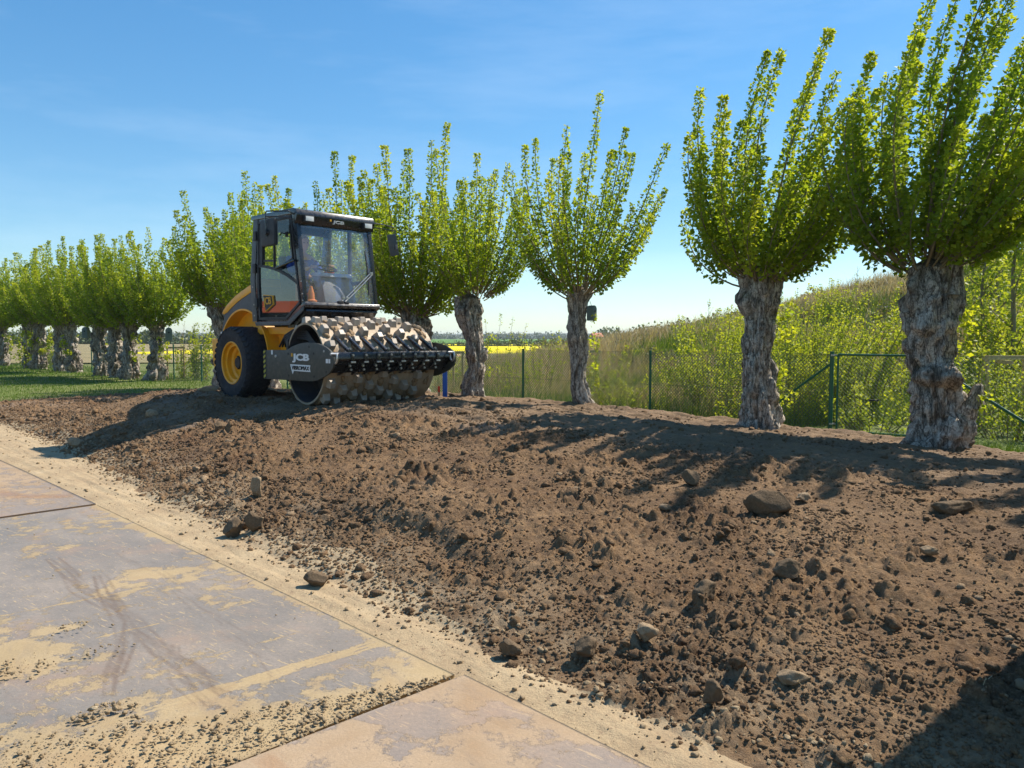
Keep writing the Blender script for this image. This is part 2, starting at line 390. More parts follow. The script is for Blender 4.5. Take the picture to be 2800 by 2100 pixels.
def mat_glass(name, tint, dustc, dust, refl):
    m, nt, b = nodes(name)
    tr = N(nt, 'ShaderNodeBsdfTransparent'); tr.inputs[0].default_value = (*tint, 1)
    gl = N(nt, 'ShaderNodeBsdfGlossy'); gl.inputs['Roughness'].default_value = .015; gl.inputs[0].default_value = (1, 1, 1, 1)
    d1 = N(nt, 'ShaderNodeBsdfDiffuse'); d1.inputs[0].default_value = (*dustc, 1); d2_ = N(nt, 'ShaderNodeBsdfTranslucent'); d2_.inputs[0].default_value = (*dustc, 1)
    df = N(nt, 'ShaderNodeMixShader'); nt.links.new(d1.outputs[0], df.inputs[1]); nt.links.new(d2_.outputs[0], df.inputs[2])
    fr = N(nt, 'ShaderNodeLayerWeight'); fr.inputs[0].default_value = .5
    f = math_(nt, 'ADD', math_(nt, 'MULTIPLY', math_(nt, 'POWER', fr.outputs['Facing'], 4.0), .8), refl+.04, True)
    m1 = N(nt, 'ShaderNodeMixShader'); nt.links.new(f, m1.inputs[0]); nt.links.new(tr.outputs[0], m1.inputs[1]); nt.links.new(gl.outputs[0], m1.inputs[2])
    m2 = N(nt, 'ShaderNodeMixShader'); nt.links.new(ramp(nt, noise(nt, 3.5, 8, .7), [(.3, dust*.5), (.7, dust*1.5)]), m2.inputs[0])
    nt.links.new(m1.outputs[0], m2.inputs[1]); nt.links.new(df.outputs[0], m2.inputs[2])
    nt.links.new(m2.outputs[0], nt.nodes['Material Output'].inputs[0])
    return m

M_soil = mat_soil(); M_sand = mat_sand()
M_clod = mat_clod('clod_soil', (.125, .082, .045), (.24, .165, .088), (.46, .37, .24))
M_sandclod = mat_clod('clod_sand', (.31, .225, .13), (.45, .335, .20), (.55, .45, .30))
M_leaf = mat_leaf('poplar_leaf', (.08, .135, .012), (.19, .27, .018), (.36, .40, .03), .48)
M_leaf2 = mat_leaf('willow_leaf', (.10, .16, .02), (.23, .29, .028), (.40, .42, .04), .42)
M_twig = simple('twig_bark', (.20, .16, .09), .8, var=.3, scale=10)
M_bark = mat_bark()
M_plate_a = mat_plate('steel_plate_grey', (.205, .185, .165), (.32, .265, .215), (.45, .335, .185), (.13, .088, .062))
M_plate_b = mat_plate('steel_plate_rust', (.25, .215, .19), (.36, .26, .18), (.43, .31, .195), (.27, .14, .07))
M_black = simple('black_paint', (.012, .013, .017), .28, var=.2, dirt=(.2, .15, .1), dirt_amt=.06, coat=.4)
M_blackmatt = simple('black_plastic', (.018, .018, .022), .55, var=.2)
M_grey = simple('graphite_paint', (.06, .068, .078), .45, var=.08, dirt=(.3, .24, .17), dirt_amt=.22)
M_platepaint = simple('dark_frame_paint', (.045, .048, .042), .5, var=.12, dirt=(.3, .24, .16), dirt_amt=.2)
M_yellow = simple('yellow_paint', (.85, .37, .012), .38, var=.06, dirt=(.35, .22, .1), dirt_amt=.4, coat=.1)
M_rubber = simple('tyre_rubber', (.022, .023, .028), .8, var=.3, dirt=(.2, .16, .12), dirt_amt=.2, bmp=.3)
M_worn = simple('worn_steel', (.37, .285, .195), .6, metal=.1, var=.12, scale=9, dirt=(.24, .155, .085), dirt_amt=.75, bmp=.4)
M_pad = simple('pad_steel', (.34, .29, .24), .5, metal=.15, var=.12, scale=12, dirt=(.38, .27, .16), dirt_amt=.6)
M_inner = simple('drum_inside', (.05, .05, .06), .75, var=.2, dirt=(.16, .11, .07), dirt_amt=.5)
M_steel = simple('bare_steel', (.5, .5, .5), .35, metal=.8, var=.15)
M_white = simple('white_decal', (.78, .78, .78), .5, var=.04)
M_ydecal = simple('yellow_decal', (.72, .36, .02), .5, var=.05)
M_hazard = simple('hazard_yellow', (.45, .42, .05), .5, var=.1)
M_rivet = simple('bolt_steel', (.4, .38, .34), .4, metal=.6, var=.2)
M_glass = mat_glass('windshield_glass', (.97, .98, 1.0), (.74, .80, .90), .15, .05)
M_glass2 = mat_glass('door_glass', (.30, .36, .42), (.3, .36, .42), .04, .05)
M_glass3 = mat_glass('side_glass', (.86, .93, .94), (.5, .6, .6), .08, .0)
M_lamp = simple('lamp_glass', (.75, .75, .72), .15, var=.1, scale=40)
M_orange = simple('orange_fabric', (.85, .12, .03), .8, var=.1)
M_console = simple('console_plastic', (.17, .18, .20), .6, var=.05)
M_green = simple('fence_green', (.006, .10, .06), .38, var=.12)
M_wire = simple('green_wire', (.04, .09, .05), .5, var=.2)
M_wood = simple('stake_wood', (.52, .38, .20), .8, var=.2, scale=8)
M_blue = simple('blue_paint', (.02, .13, .55), .5, var=.1)
M_red = simple('red_paint', (.6, .03, .01), .5, var=.1)

# ------------------------------------------------------------------ ground sheets
def grid_xy(S, T):
    A, B = np.meshgrid(S, T); s = A.ravel(); t = B.ravel()
    return (s-t)/2, (s+t)/2, s, t
def grid_faces(nx, ny):
    i = np.arange(nx*ny).reshape(ny, nx)
    return np.stack([i[:-1, :-1].ravel(), i[:-1, 1:].ravel(), i[1:, 1:].ravel(), i[1:, :-1].ravel()], 1)
def steps(a, b, f):
    o = [a]
    while o[-1] < b: o.append(o[-1]+f(o[-1]))
    return np.array(o)
S_ = steps(2.9, 16.8, lambda v: .017+.0025*max(0, v-5.5))
T_ = steps(-1.2, 33.2, lambda v: .017+.0023*max(0, v-3))
X, Y, s, t = grid_xy(S_, T_)
Z, ACT, PLAT = soil_h(X, Y)
FQ = grid_faces(len(S_), len(T_))
V = np.stack([X, Y, Z], 1)
am = ACT[FQ].mean(1)
nd = fbm(X*3, Y*3, 71)
low = np.clip(1-np.abs(s-toe(t)-.3)/1.0, 0, 1)*.8
grey = sst(4.5, 6, s)*(1-sst(8, 9.5, s))*sst(6, 9, t)
def sub(name, mask, mat, kind='structure', extra=None):
    f = FQ[mask]; u, inv = np.unique(f.ravel(), return_inverse=True)
    o = npmesh(name, V[u], inv.reshape(-1, 4), mat, smooth=True, attrs={'plat': (PLAT*ACT)[u], 'low': low[u], 'grey': grey[u]})
    tag(o, kind=kind); return o
issoil = (am > .45) | ((s[FQ].mean(1) > 9))
sub('soil_embankment', issoil, M_soil)
sub('sand_strip', ~issoil, M_sand)
# sand under and in front of the steel plates
S2 = steps(-4.5, 2.93, lambda v: .03); T2 = steps(-1.2, 24, lambda v: .03+.004*max(0, v-3))
x2, y2, s2, t2 = grid_xy(S2, T2)
z2 = soil_h(x2, y2)[0]
z2 = z2-.012
tag(npmesh('sand_bed', np.stack([x2, y2, z2], 1), grid_faces(len(S2), len(T2)), M_sand, smooth=True), kind='structure')

# base ground to the horizon
def mat_ground():
    m, nt, b = nodes('grass_ground')
    n1 = noise(nt, .35, 6); n2 = noise(nt, 3, 8, .7); n3 = noise(nt, 20, 6, .7)
    c = ramp(nt, n1, [(.3, (.10, .15, .025)), (.5, (.15, .20, .045)), (.7, (.22, .23, .08))])
    c = mix(nt, ramp(nt, n2, [(.35, .5), (.65, 0)]), c, (.05, .09, .015))
    c = mix(nt, ramp(nt, n3, [(.5, 0), (.7, .5)]), c, (.26, .22, .11))
    c = mix(nt, math_(nt, 'MULTIPLY', attr(nt, 'dry'), ramp(nt, noise(nt, 1.1, 7, .7), [(.35, .25), (.6, 1)])), c, (.26, .21, .12))
    nt.links.new(c, b.inputs['Base Color']); b.inputs['Roughness'].default_value = .95; b.inputs['Specular IOR Level'].default_value = .15
    bump(nt, b, math_(nt, 'ADD', n2, n3), .8, .05)
    return m
def sym(vals): return np.array(vals)
gx = np.concatenate([-np.geomspace(6000, 70, 22), np.arange(-64, 64, .8), np.geomspace(70, 6000, 22)])
gy = np.concatenate([[-60, -30, -10], np.arange(-4, 70, .7), np.geomspace(72, 7000, 36)])
A, B = np.meshgrid(gx, gy); bx, by = A.ravel(), B.ravel(); bz = base_h(bx, by)
dry = sst(18, 24, by)*sst(.1, .5, hill(bx, by)+.25)*(1-sst(90, 120, by))
edge = (1-sst(0, 3.5, np.abs(by-bx-32.5)))*(1-sst(12, 15, bx+by))
dry = np.maximum(dry, edge*.9)
tag(npmesh('ground', np.stack([bx, by, bz], 1), grid_faces(len(gx), len(gy)), mat_ground(), smooth=True, attrs={'dry': dry}), kind='structure')

def field(name, x0, x1, y0, y1, z, ca, cb, sc=.05, n=60, amp=.4, kind='structure'):
    xs = np.linspace(x0, x1, n); ys = np.linspace(y0, y1, 24); a, b_ = np.meshgrid(xs, ys); a = a.ravel(); b_ = b_.ravel()
    e = (fbm(a*.05, b_*.05, 5)-.5)*(y1-y0)*.06
    zz = z+amp*(fbm(a*.08, b_*.08, 6)-.5)
    m = simple(name+'_cover', ca, .95, var=.18, scale=sc, dirt=cb, dirt_amt=.5, spec=.1)
    o = npmesh(name, np.stack([a, b_+e, zz], 1), grid_faces(n, 24), m, smooth=True); tag(o, kind=kind); return o
field('rapeseed_field', -40, 60, 74, 138, .10, (.80, .66, .02), (.60, .56, .03), .3, amp=.1)
field('rapeseed_field', -30, 90, 156, 178, .12, (.80, .64, .02), (.60, .56, .03), .3, amp=.1)
field('green_field', -900, 500, 205, 880, .15, (.10, .20, .045), (.14, .22, .06), .02, amp=.2)
field('fallow_field', -300, -20, 48, 190, .08, (.30, .24, .13), (.20, .22, .09), .1, amp=.06)
# distant wooded hills
hx = np.linspace(-3500, 3500, 260); prof = 7.5+7*fbm(hx*.0016, hx*0, 4, 3)+2.2*vn2(hx*.03, hx*0, 5)+1.2*vn2(hx*.11, hx*0, 6)
hv = []; rows = [(1500, -.5), (1540, .55), (1650, .85), (1750, 1), (2600, .9)]
for yy, k in rows: hv.append(np.stack([hx, np.full_like(hx, yy)+30*vn2(hx*.01, hx*0, 3), prof*k], 1))
tag(npmesh('distant_hills', np.concatenate(hv), grid_faces(len(hx), len(rows)), simple('far_wood', (.075, .085, .055), .95, var=.35, scale=.02, spec=.05), smooth=True), kind='structure')

# ------------------------------------------------------------------ steel plates
def seg_dist(px, py, P):
    d = np.full_like(px, 1e9)
    for (a, b), (c, e) in zip(P[:-1], P[1:]):
        L = (c-a)**2+(e-b)**2; u = np.clip(((px-a)*(c-a)+(py-b)*(e-b))/L, 0, 1)
        d = np.minimum(d, np.hypot(px-a-u*(c-a), py-b-u*(e-b)))
    return d
def plate(c0, c1, width, mat, label, dustf, smearf, zc=.02, n=230, m=170, tilt=0):
    """c0-c1: the edge beside the sand; width runs away from it"""
    c0 = np.array(c0); c1 = np.array(c1); e = c1-c0; L = np.hypot(*e); e = e/L; nrm = np.array([e[1], -e[0]])
    if nrm[0]+nrm[1] > 0: nrm = -nrm
    u, v = np.meshgrid(np.linspace(0, L, n), np.linspace(0, width, m)); u = u.ravel(); v = v.ravel()
    px = c0[0]+e[0]*u+nrm[0]*v; py = c0[1]+e[1]*u+nrm[1]*v
    pz = zc+.012*(vn2(px*.6, py*.6, 3)-.5)+tilt*u
    top = np.stack([px-c0[0], py-c0[1], pz], 1); F1 = grid_faces(n, m)
    idx = np.arange(n*m).reshape(m, n)
    rim = np.concatenate([idx[0, :], idx[1:, -1], idx[-1, -2::-1], idx[-2:0:-1, 0]])
    bot = top[rim].copy(); bot[:, 2] -= .022; o = len(top); k = np.arange(len(rim)); k2 = (k+1) % len(rim)
    F2 = np.stack([rim[k], rim[k2], o+k2, o+k], 1)
    ob = npmesh('steel_plate', np.concatenate([top, bot]), np.concatenate([F1, F2]), mat, smooth=False,
                attrs={'dust': np.concatenate([dustf(px, py, u, v), np.full(len(bot), .6)]), 'smear': np.concatenate([smearf(px, py), np.zeros(len(bot))])})
    ob.location = (c0[0], c0[1], 0)
    return tag(ob, label, 'steel plate', 'steel road plates beside the soil')
SM1 = [(-3.3, 5.45), (-3.0, 5.12), (-2.7, 4.75), (-2.17, 4.28), (-1.76, 3.77), (-1.53, 3.61), (-1.37, 3.40), (-1.25, 3.32)]
SM2 = [(-2.75, 5.05), (-2.48, 4.65), (-2.14, 4.2), (-1.98, 3.85), (-1.86, 3.5), (-1.78, 3.3)]
SM3 = [(-2.1, 4.75), (-1.8, 4.4), (-1.45, 4.0), (-1.22, 3.72), (-1.1, 3.5)]
SM4 = [(-1.75, 3.85), (-1.55, 3.45), (-1.32, 3.22), (-1.2, 3.18)]
SM5 = [(-2.9, 5.6), (-2.2, 4.95), (-1.7, 4.5)]
def lines(px, py):
    t_ = py-px; s_ = px+py
    d = np.zeros_like(px)
    for (a, b_), (c, e), w, st in [((-1.7, 3.02), (-.5, 4.06), .05, .9), ((-3.3, 3.97), (-1.7, 5.3), .03, .55), ((-4.4, 5.6), (-3.2, 6.5), .03, .5), ((-2.6, 3.6), (-1.0, 5.0), .012, .5), ((-2.3, 3.0), (-.9, 4.25), .015, .4)]:
        dd = seg_dist(px, py, [(a, b_), (c, e)])
        d = np.maximum(d, (st*.75+.25*vn2(px*3, py*3, 84))*np.clip(1.5-dd/w, 0, 1)*(1-.5*np.exp(-((dd-.018)/.008)**2)))
    return d
def dust1(px, py, u, v):
    t_ = py-px; s_ = px+py
    d = .15+.50*(fbm(px*1.5, py*1.5, 12)-.35)
    d = d+.75*(1-sst(4.0, 5.4, t_+.5*(fbm(px*2, py*2, 14)-.5)+.35*s_-.3))
    wx_ = px+.5*(fbm(px*2.1, py*2.1, 81)-.5); wy_ = py+.5*(fbm(px*2.1, py*2.1, 82)-.5)
    d = d+.35*(1-sst(0, .12, v))+.38*(1-sst(0, .6, np.hypot(wx_+2.45, wy_-4.95)*1.0))
    d = d+.40*(1-sst(.0, .6, np.hypot((wx_+2.5), (wy_-3.7))))+.22*sst(.5, .75, fbm(px*2.3+7, py*2.3, 83))
    return np.clip(np.maximum(d, lines(px, py)), 0, 1.2)
def smear1(px, py):
    r = np.zeros_like(px)
    for k, (P, st, w) in enumerate([(SM1, .62, .016), (SM2, .66, .014), (SM3, .45, .012), (SM4, .5, .012), (SM5, .35, .014)]):
        for j, of in enumerate((-.06, -.03, -.012, .012, .04)):
            q = [(a+of*.75+.012*math.sin(i*2.1+j*3+k), b_+of*.5+.012*math.cos(i*1.7+j*2)) for i, (a, b_) in enumerate(P)]
            q = q[j % 2:len(q)-((j+1) % 2)] if len(q) > 4 else q
            fade = .45+.75*vn2(px*2.2+j*5, py*2.2+k*7, 95)
            r = np.maximum(r, st*fade*np.exp(-(seg_dist(px, py, q)/w)**2))
    return r
z0 = lambda px, py: np.zeros_like(px)
plate((-3.93, 7.21), (-.27, 3.52), 4.6, M_plate_a, 'large grey dust streaked steel plate with dark mud smears, middle of the road plates', dust1, smear1, n=330, m=290)
plate((-6.75, 10.02), (-3.98, 7.27), 4.4, M_plate_b, 'far rust tinted steel plate lying beyond the large grey plate', lambda px, py, u, v: .25+.5*(fbm(px*.8, py*.8, 18)-.4)+.5*sst(2.2, 3.8, u)*0, lambda px, py: .5*np.exp(-((v2(px, py))/.15)**2), tilt=0) if False else None
plate((-6.75, 10.02), (-3.98, 7.27), 4.4, M_plate_b, 'far rust tinted steel plate lying beyond the large grey plate', lambda px, py, u, v: .42+.7*(fbm(px*.9, py*.9, 18)-.45), lambda px, py: .6*np.exp(-(seg_dist(px, py, [(-6.2, 8.3), (-4.9, 7.6), (-4.5, 7.6)])/.14)**2), n=150, m=120)
plate((-.22, 3.47), (1.9, 1.22), 3.2, M_plate_b, 'near tan dusty steel plate at the bottom of the photo, with grey worn patches', lambda px, py, u, v: .66-.62*sst(.44, .70, fbm(px*2.6+3, py*2.6, 19))+.5*(1-sst(0, .10, v)), lambda px, py: .5*np.exp(-(seg_dist(px, py, [(-.9, 2.75), (-.78, 2.6)])/.06)**2), zc=.042, n=220, m=240)

# ------------------------------------------------------------------ clods and stones
def ico(sub, seed, amp=.28, freq=1.7):
    bm = bmesh.new(); bmesh.ops.create_icosphere(bm, subdivisions=sub, radius=1); v = np.array([p.co[:] for p in bm.verts]); bm.verts.index_update()
    f = np.array([[p.index for p in q.verts] for q in bm.faces]); bm.free()
    q = np.random.default_rng(seed+900)
    for k in range(15):
        d = q.normal(size=3); d /= np.linalg.norm(d); h = v@d; v = v-np.outer(np.maximum(h-q.uniform(.5, .86), 0), d)
    n = vn3(v[:, 0]*freq+seed*7, v[:, 1]*freq, v[:, 2]*freq, seed)+.5*vn3(v[:, 0]*freq*2.3, v[:, 1]*freq*2.3+seed, v[:, 2]*freq*2.3, seed+5)+.35*vn3(v[:, 0]*freq*5, v[:, 1]*freq*5+seed, v[:, 2]*freq*5, seed+6)
    v = v*(1.12+amp*1.2*(n-.92))[:, None]
    return v, f
SHAPES = [ico(1, k, .55, 2.2) for k in range(8)]
SHAPES2 = [ico(2, k+20, .30, 1.5) for k in range(5)]
def rotm(n):
    q = rng.normal(size=(n, 4)); q /= np.linalg.norm(q, axis=1)[:, None]; w, x, y, z = q.T
    return np.stack([1-2*(y*y+z*z), 2*(x*y-z*w), 2*(x*z+y*w), 2*(x*y+z*w), 1-2*(x*x+z*z), 2*(y*z-x*w), 2*(x*z-y*w), 2*(y*z+x*w), 1-2*(x*x+y*y)], 1).reshape(n, 3, 3)
def scatter(name, px, py, pz, size, mat, shapes, kind='stuff'):
    n = len(px); Vs = []; Fs = []; Ts = []; off = 0; sid = rng.integers(0, len(shapes), n)
    for k, (v, f) in enumerate(shapes):
        ids = np.where(sid == k)[0]
        if len(ids) == 0: continue
        Rm = rotm(len(ids)); sc = size[ids][:, None]*rng.uniform(.7, 1.25, (len(ids), 3))
        vv = np.einsum('nij,vj->nvi', Rm, v)*np.stack([sc[:, 0], sc[:, 1], sc[:, 2]*.8], 1)[:, None, :]
        vv = vv+np.stack([px[ids], py[ids], pz[ids]], 1)[:, None, :]
        ff = f[None]+(np.arange(len(ids))*len(v))[:, None, None]+off
        Vs.append(vv.reshape(-1, 3)); Fs.append(ff.reshape(-1, 3)); Ts.append(np.repeat(rng.random(len(ids)), len(v))); off += len(ids)*len(v)
    o = npmesh(name, np.concatenate(Vs), np.concatenate(Fs), mat, smooth=False, attrs={'tone': np.concatenate(Ts)})
    return tag(o, kind=kind)
def sample(n, s0, s1, t0, t1, wf):
    out = []
    got = 0
    while got < n:
        a = rng.uniform(s0, s1, n*2); b = t0+(t1-t0)*rng.random(n*2)**2.0
        keep = rng.random(n*2) < wf(a, b); a = a[keep]; b = b[keep]; out.append(np.stack([a, b], 1)); got += len(a)
    o = np.concatenate(out)[:n]; return (o[:, 0]-o[:, 1])/2, (o[:, 0]+o[:, 1])/2, o[:, 0], o[:, 1]
def wsoil(a, b):
    x, y = (a-b)/2, (a+b)/2
    d = a-toe(b)
    w = .18+.9*np.exp(-((d-.4)/.8)**2)+.6*sst(.55, .75, fbm(x*1.4, y*1.4, 21))
    w = w*sst(-.25, .25, d)*(1-.75*sst(9.3, 10, a))*(1-sst(14.4, 15.2, a))
    return np.clip(w, 0, 1)
def ico0(seed):
    v, f = ico(1, seed, .0); bm = bmesh.new(); bmesh.ops.create_icosphere(bm, subdivisions=1, radius=1); v = np.array([p.co[:] for p in bm.verts]); bm.verts.index_update(); f = np.array([[p.index for p in q.verts] for q in bm.faces]); bm.free()
    q = np.random.default_rng(seed); return v*q.uniform(.6, 1.25, (len(v), 1)), f
SHAPES0 = [ico0(k) for k in range(12)]
SHAPES = [ico(2, k, .55, 2.2) for k in range(8)]
for nm, cnt_, s0_, s1_, pw, shp in (('soil_crumbs', 62000, .0045, .011, 1.5, SHAPES0), ('soil_clods', 5200, .011, .034, 4.0, SHAPES)):
    px, py, ps, pt = sample(cnt_, 3.4, 15.4, -1, 31, wsoil)
    dist = np.hypot(px, py); pz = soil_h(px, py)[0]
    size = (s0_+s1_*rng.random(len(px))**pw)*np.clip(.65+dist*.07, .8, 1.35)
    tag(scatter(nm, px, py, pz+size*.1, size, M_soil, shp), 'loose brown earth crumbs over the embankment' if nm == 'soil_crumbs' else 'loose brown soil clods strewn over the embankment', 'soil clods')
px, py, ps, pt = sample(5200, 3.05, 5.6, -1, 24, lambda a, b: np.clip(.16+1.0*sst(-.7, .15, a-toe(b))**2, 0, 1)*(a < toe(b)+.35))
pz = soil_h(px, py)[0]; size = .003+.016*rng.random(len(px))**5
tag(scatter('sand_crumbs', px, py, pz+size*.3, size, M_sandclod, SHAPES), 'pale crumbs and grit on the sand strip', 'grit')
# gravel wedge between the two near plates, and heaps of crumbs on the plate
gxp = []; n = 3000
u = rng.random(n)**.7; w = rng.random(n)
ax = -.30-1.35*u; ay = 3.46-1.28*u
wd = .04+.40*u**1.1
w = rng.random(n)**1.25; wd = .03+.95*u**1.2; gx_ = ax-.66*wd*(w-.06)+.02*rng.normal(size=n); gy_ = ay+.70*wd*(w-.06)+.02*rng.normal(size=n)
gs = .002+.010*rng.random(n)**5
g = scatter('gravel_crumbs', gx_, gy_, np.full(n, .035)+gs*.2, gs, M_sandclod, SHAPES); tag(g, 'tan gravel spilled along the joint between the grey and tan plates', 'gravel')
def heap(cx, cy, r, n, smax, label):
    a = rng.normal(0, r, n); b = rng.normal(0, r*.55, n); zz = np.full(n, .036)+.03*np.exp(-(a*a+b*b)/(r*r))
    s_ = .002+smax*.8*rng.random(n)**4
    o = scatter('dirt_crumbs', cx+a*.75-b*.66, cy+a*.66+b*.75, zz, s_, M_sandclod, SHAPES); tag(o, label, 'dirt crumbs')
heap(-1.72, 3.13, .06, 130, .016, 'small pile of earth crumbs at the dusty seam of the grey plate')
heap(-1.55, 3.02, .05, 40, .012, 'crumbs right of the small earth pile on the grey plate')
heap(-2.33, 4.05, .09, 50, .009, 'scattered brown crumbs beside the dark mud smear')
heap(-2.03, 3.75, .06, 30, .008, 'thin ring of crumbs on the dark smear')
heap(-2.42, 3.45, .14, 260, .012, 'spread of earth at the left edge of the grey plate')

n = 900
cs_ = rng.uniform(-2.5, 3.2, n); ct_ = -1+22*rng.random(n)**1.6; cx_, cy_ = (cs_-ct_)/2, (cs_+ct_)/2; sz_ = .0015+.007*rng.random(n)**4
tag(scatter('plate_crumbs', cx_, cy_, .032+.02*(ct_ < 3.7)+sz_*.3, sz_, M_sandclod, SHAPES0), 'fine crumbs scattered over the steel plates', 'crumbs')
n = 420
px, py, ps, pt = sample(n, 3.9, 14.5, -1, 30, lambda a, b: .6+0*a)
a_ = rng.random(n)*6.28; L_ = .02+.07*rng.random(n)**2; z_ = soil_h(px, py)[0]+.008
q0 = np.stack([px, py, z_], 1); q1 = q0+np.stack([np.cos(a_)*L_*.5, np.sin(a_)*L_*.5, .012+.02*rng.random(n)], 1); q2 = q0+np.stack([np.cos(a_+.4)*L_, np.sin(a_+.4)*L_, .004+.02*rng.random(n)], 1)
STRAW = np.stack([q0, q1, q2], 1)
M_stone = mat_clod('stone_brown', (.14, .095, .055), (.21, .145, .085), (.3, .21, .13))
M_stone2 = mat_clod('stone_pale', (.30, .21, .12), (.40, .29, .18), (.5, .4, .28))
def rock(x, y, size, mat, label, name='stone', flat=.75, seed=1, sink=.35, rz=0, grp='stones on the embankment', ang=.3):
    v, f = ico(4, seed, ang, 1.3); v = v*1.12; v = v*np.array(size)[None]
    c, s_ = math.cos(rz), math.sin(rz); v = np.stack([v[:, 0]*c-v[:, 1]*s_, v[:, 0]*s_+v[:, 1]*c, v[:, 2]], 1)
    o = npmesh(name, v, f, mat, smooth=False, attrs={'tone': np.full(len(v), .5+.3*((seed*.37) % 1))})
    o.location = (x, y, gz(x, y)+size[2]*(1-2*sink)+.012); tag(o, label, 'stone', grp); return o
rock(1.83, 5.42, (.155, .10, .105), M_stone, 'largest brown boulder, flat topped, on the right half of the slope', 'boulder', seed=3, sink=.2, ang=.22)
rock(1.45, 6.2, (.065, .06, .06), M_stone, 'rounded brown stone above and left of the largest boulder', seed=4)
rock(-2.24, 6.06, (.065, .06, .075), M_stone, 'left one of two dark clods sitting at the toe by the sand', seed=5, sink=.1)
rock(-2.06, 6.08, (.075, .06, .085), M_stone, 'right one of two dark clods sitting at the toe by the sand', seed=6, sink=.1)
rock(.665, 3.72, (.055, .045, .045), M_stone2, 'pale beige pebble, brightest stone near the lower edge of the slope', seed=7, sink=.2)
rock(1.03, 4.06, (.085, .06, .055), M_stone, 'flat angular stone with a shiny top above the pale pebble', seed=8, sink=.2, rz=.5)
rock(.36, 3.66, (.055, .045, .045), M_stone, 'brown round clod left of the pale pebble at the slope toe', seed=9, sink=.15)
rock(1.56, 4.25, (.07, .055, .05), M_stone, 'dark blocky clod in the middle of the right slope below the boulder', seed=10, sink=.2)
rock(1.22, 3.26, (.07, .05, .035), M_stone2, 'pale crumbling slab near the bottom edge of the soil', seed=11, sink=.3)
rock(.0, 3.74, (.05, .04, .035), M_stone, 'brown clod lying on the sand beside the plate corner', seed=12, sink=.1)
rock(-5.6, 14.15, (.16, .1, .07), M_stone2, 'pale brown slab on the crest in front of the rear tyre', seed=13, sink=.3)
rock(-3.9, 10.2, (.09, .07, .075), M_stone, 'grey round stone on the upper slope below the roller tyre', seed=14)
rock(-2.35, 7.0, (.06, .05, .09), M_stone2, 'upright pale stone low on the slope above the sand', seed=15, sink=.2)
rock(-6.2, 10.9, (.11, .09, .07), M_stone2, 'tan stone at the sand edge near the shadow tip', seed=16, sink=.25)
rock(-6.9, 16.6, (.15, .12, .12), M_stone, 'dark round clod on the skyline of the mound left of the tyre', seed=17, sink=.2)
rock(-5.6, 11.9, (.1, .08, .07), M_stone2, 'pale stone lying in the shadow of the roller', seed=18)
rock(-1.25, 4.85, (.07, .06, .055), M_stone, 'brown clod at the toe midway along the plate edge', seed=19, sink=.15)
rock(2.45, 4.45, (.05, .035, .025), M_stone2, 'small pale chip of stone far right on the slope', seed=20, sink=.1)
rock(3.0, 5.2, (.12, .08, .05), M_stone, 'flat brown clod near the right edge below the track', seed=21, sink=.4)
rock(.85, 3.15, (.045, .04, .05), M_stone, 'knobbly clod in the sand near the bottom of the photo', seed=22, sink=.15)
rock(2.15, 5.6, (.05, .04, .03), M_stone2, 'small beige stone just right of the largest boulder', seed=23, sink=.3)

# ------------------------------------------------------------------ trees
def fan_leaves(P, D, size, outw, tone):
    """leaf blades: P base point, D leaf direction, outw side vector seed"""
    n = len(P)
    D = D/np.linalg.norm(D, axis=1)[:, None]
    S = np.cross(D, outw); S /= (np.linalg.norm(S, axis=1)[:, None]+1e-9); U = np.cross(S, D)
    sz = size[:, None]
    b = P; l = P+D*sz*.38+S*sz*.42+U*sz*.10; r = P+D*sz*.38-S*sz*.42+U*sz*.10; tip = P+D*sz
    V = np.stack([b, l, tip, r], 1).reshape(-1, 3); k = np.arange(n)*4
    Fc = np.concatenate([np.stack([k, k+1, k+2], 1), np.stack([k, k+2, k+3], 1)])
    return V, Fc, np.repeat(tone, 4)
def tubes(paths, radii, n=4):
    """paths (m,k,3), radii (m,k)"""
    m, k, _ = paths.shape
    d = np.gradient(paths, axis=1); d /= np.linalg.norm(d, axis=2)[:, :, None]+1e-9
    a = np.cross(d, np.array([.3, .9, .1])); a /= np.linalg.norm(a, axis=2)[:, :, None]+1e-9; b = np.cross(d, a)
    V = []
    for j in range(n):
        th = 2*math.pi*j/n; V.append(paths+(a*math.cos(th)+b*math.sin(th))*radii[:, :, None])
    V = np.stack(V, 2).reshape(-1, 3)
    idx = np.arange(m*k*n).reshape(m, k, n); i0 = idx[:, :-1, :]; i1 = idx[:, 1:, :]
    Fc = np.stack([i0, np.roll(i0, -1, 2), np.roll(i1, -1, 2), i1], 3).reshape(-1, 4)
    return V, Fc
def make_shoots(g, starts, phi, az, L, wind, bend, K=12):
    m = len(L); u = np.linspace(0, 1, K)[None, :]
    ph = phi[:, None]*(1-bend*u**.8)
    dx = np.sin(ph)*np.cos(az[:, None])+wind[0]*u**1.5; dy = np.sin(ph)*np.sin(az[:, None])+wind[1]*u**1.5; dz = np.cos(ph)
    w = .05*np.sin(u*9+az[:, None]*3)
    d = np.stack([dx+w, dy+w, dz], 2); d /= np.linalg.norm(d, axis=2)[:, :, None]
    step = d*(L[:, None, None]/(K-1)); P = np.cumsum(step, 1)-step[:, :1]; return P+starts[:, None, :]
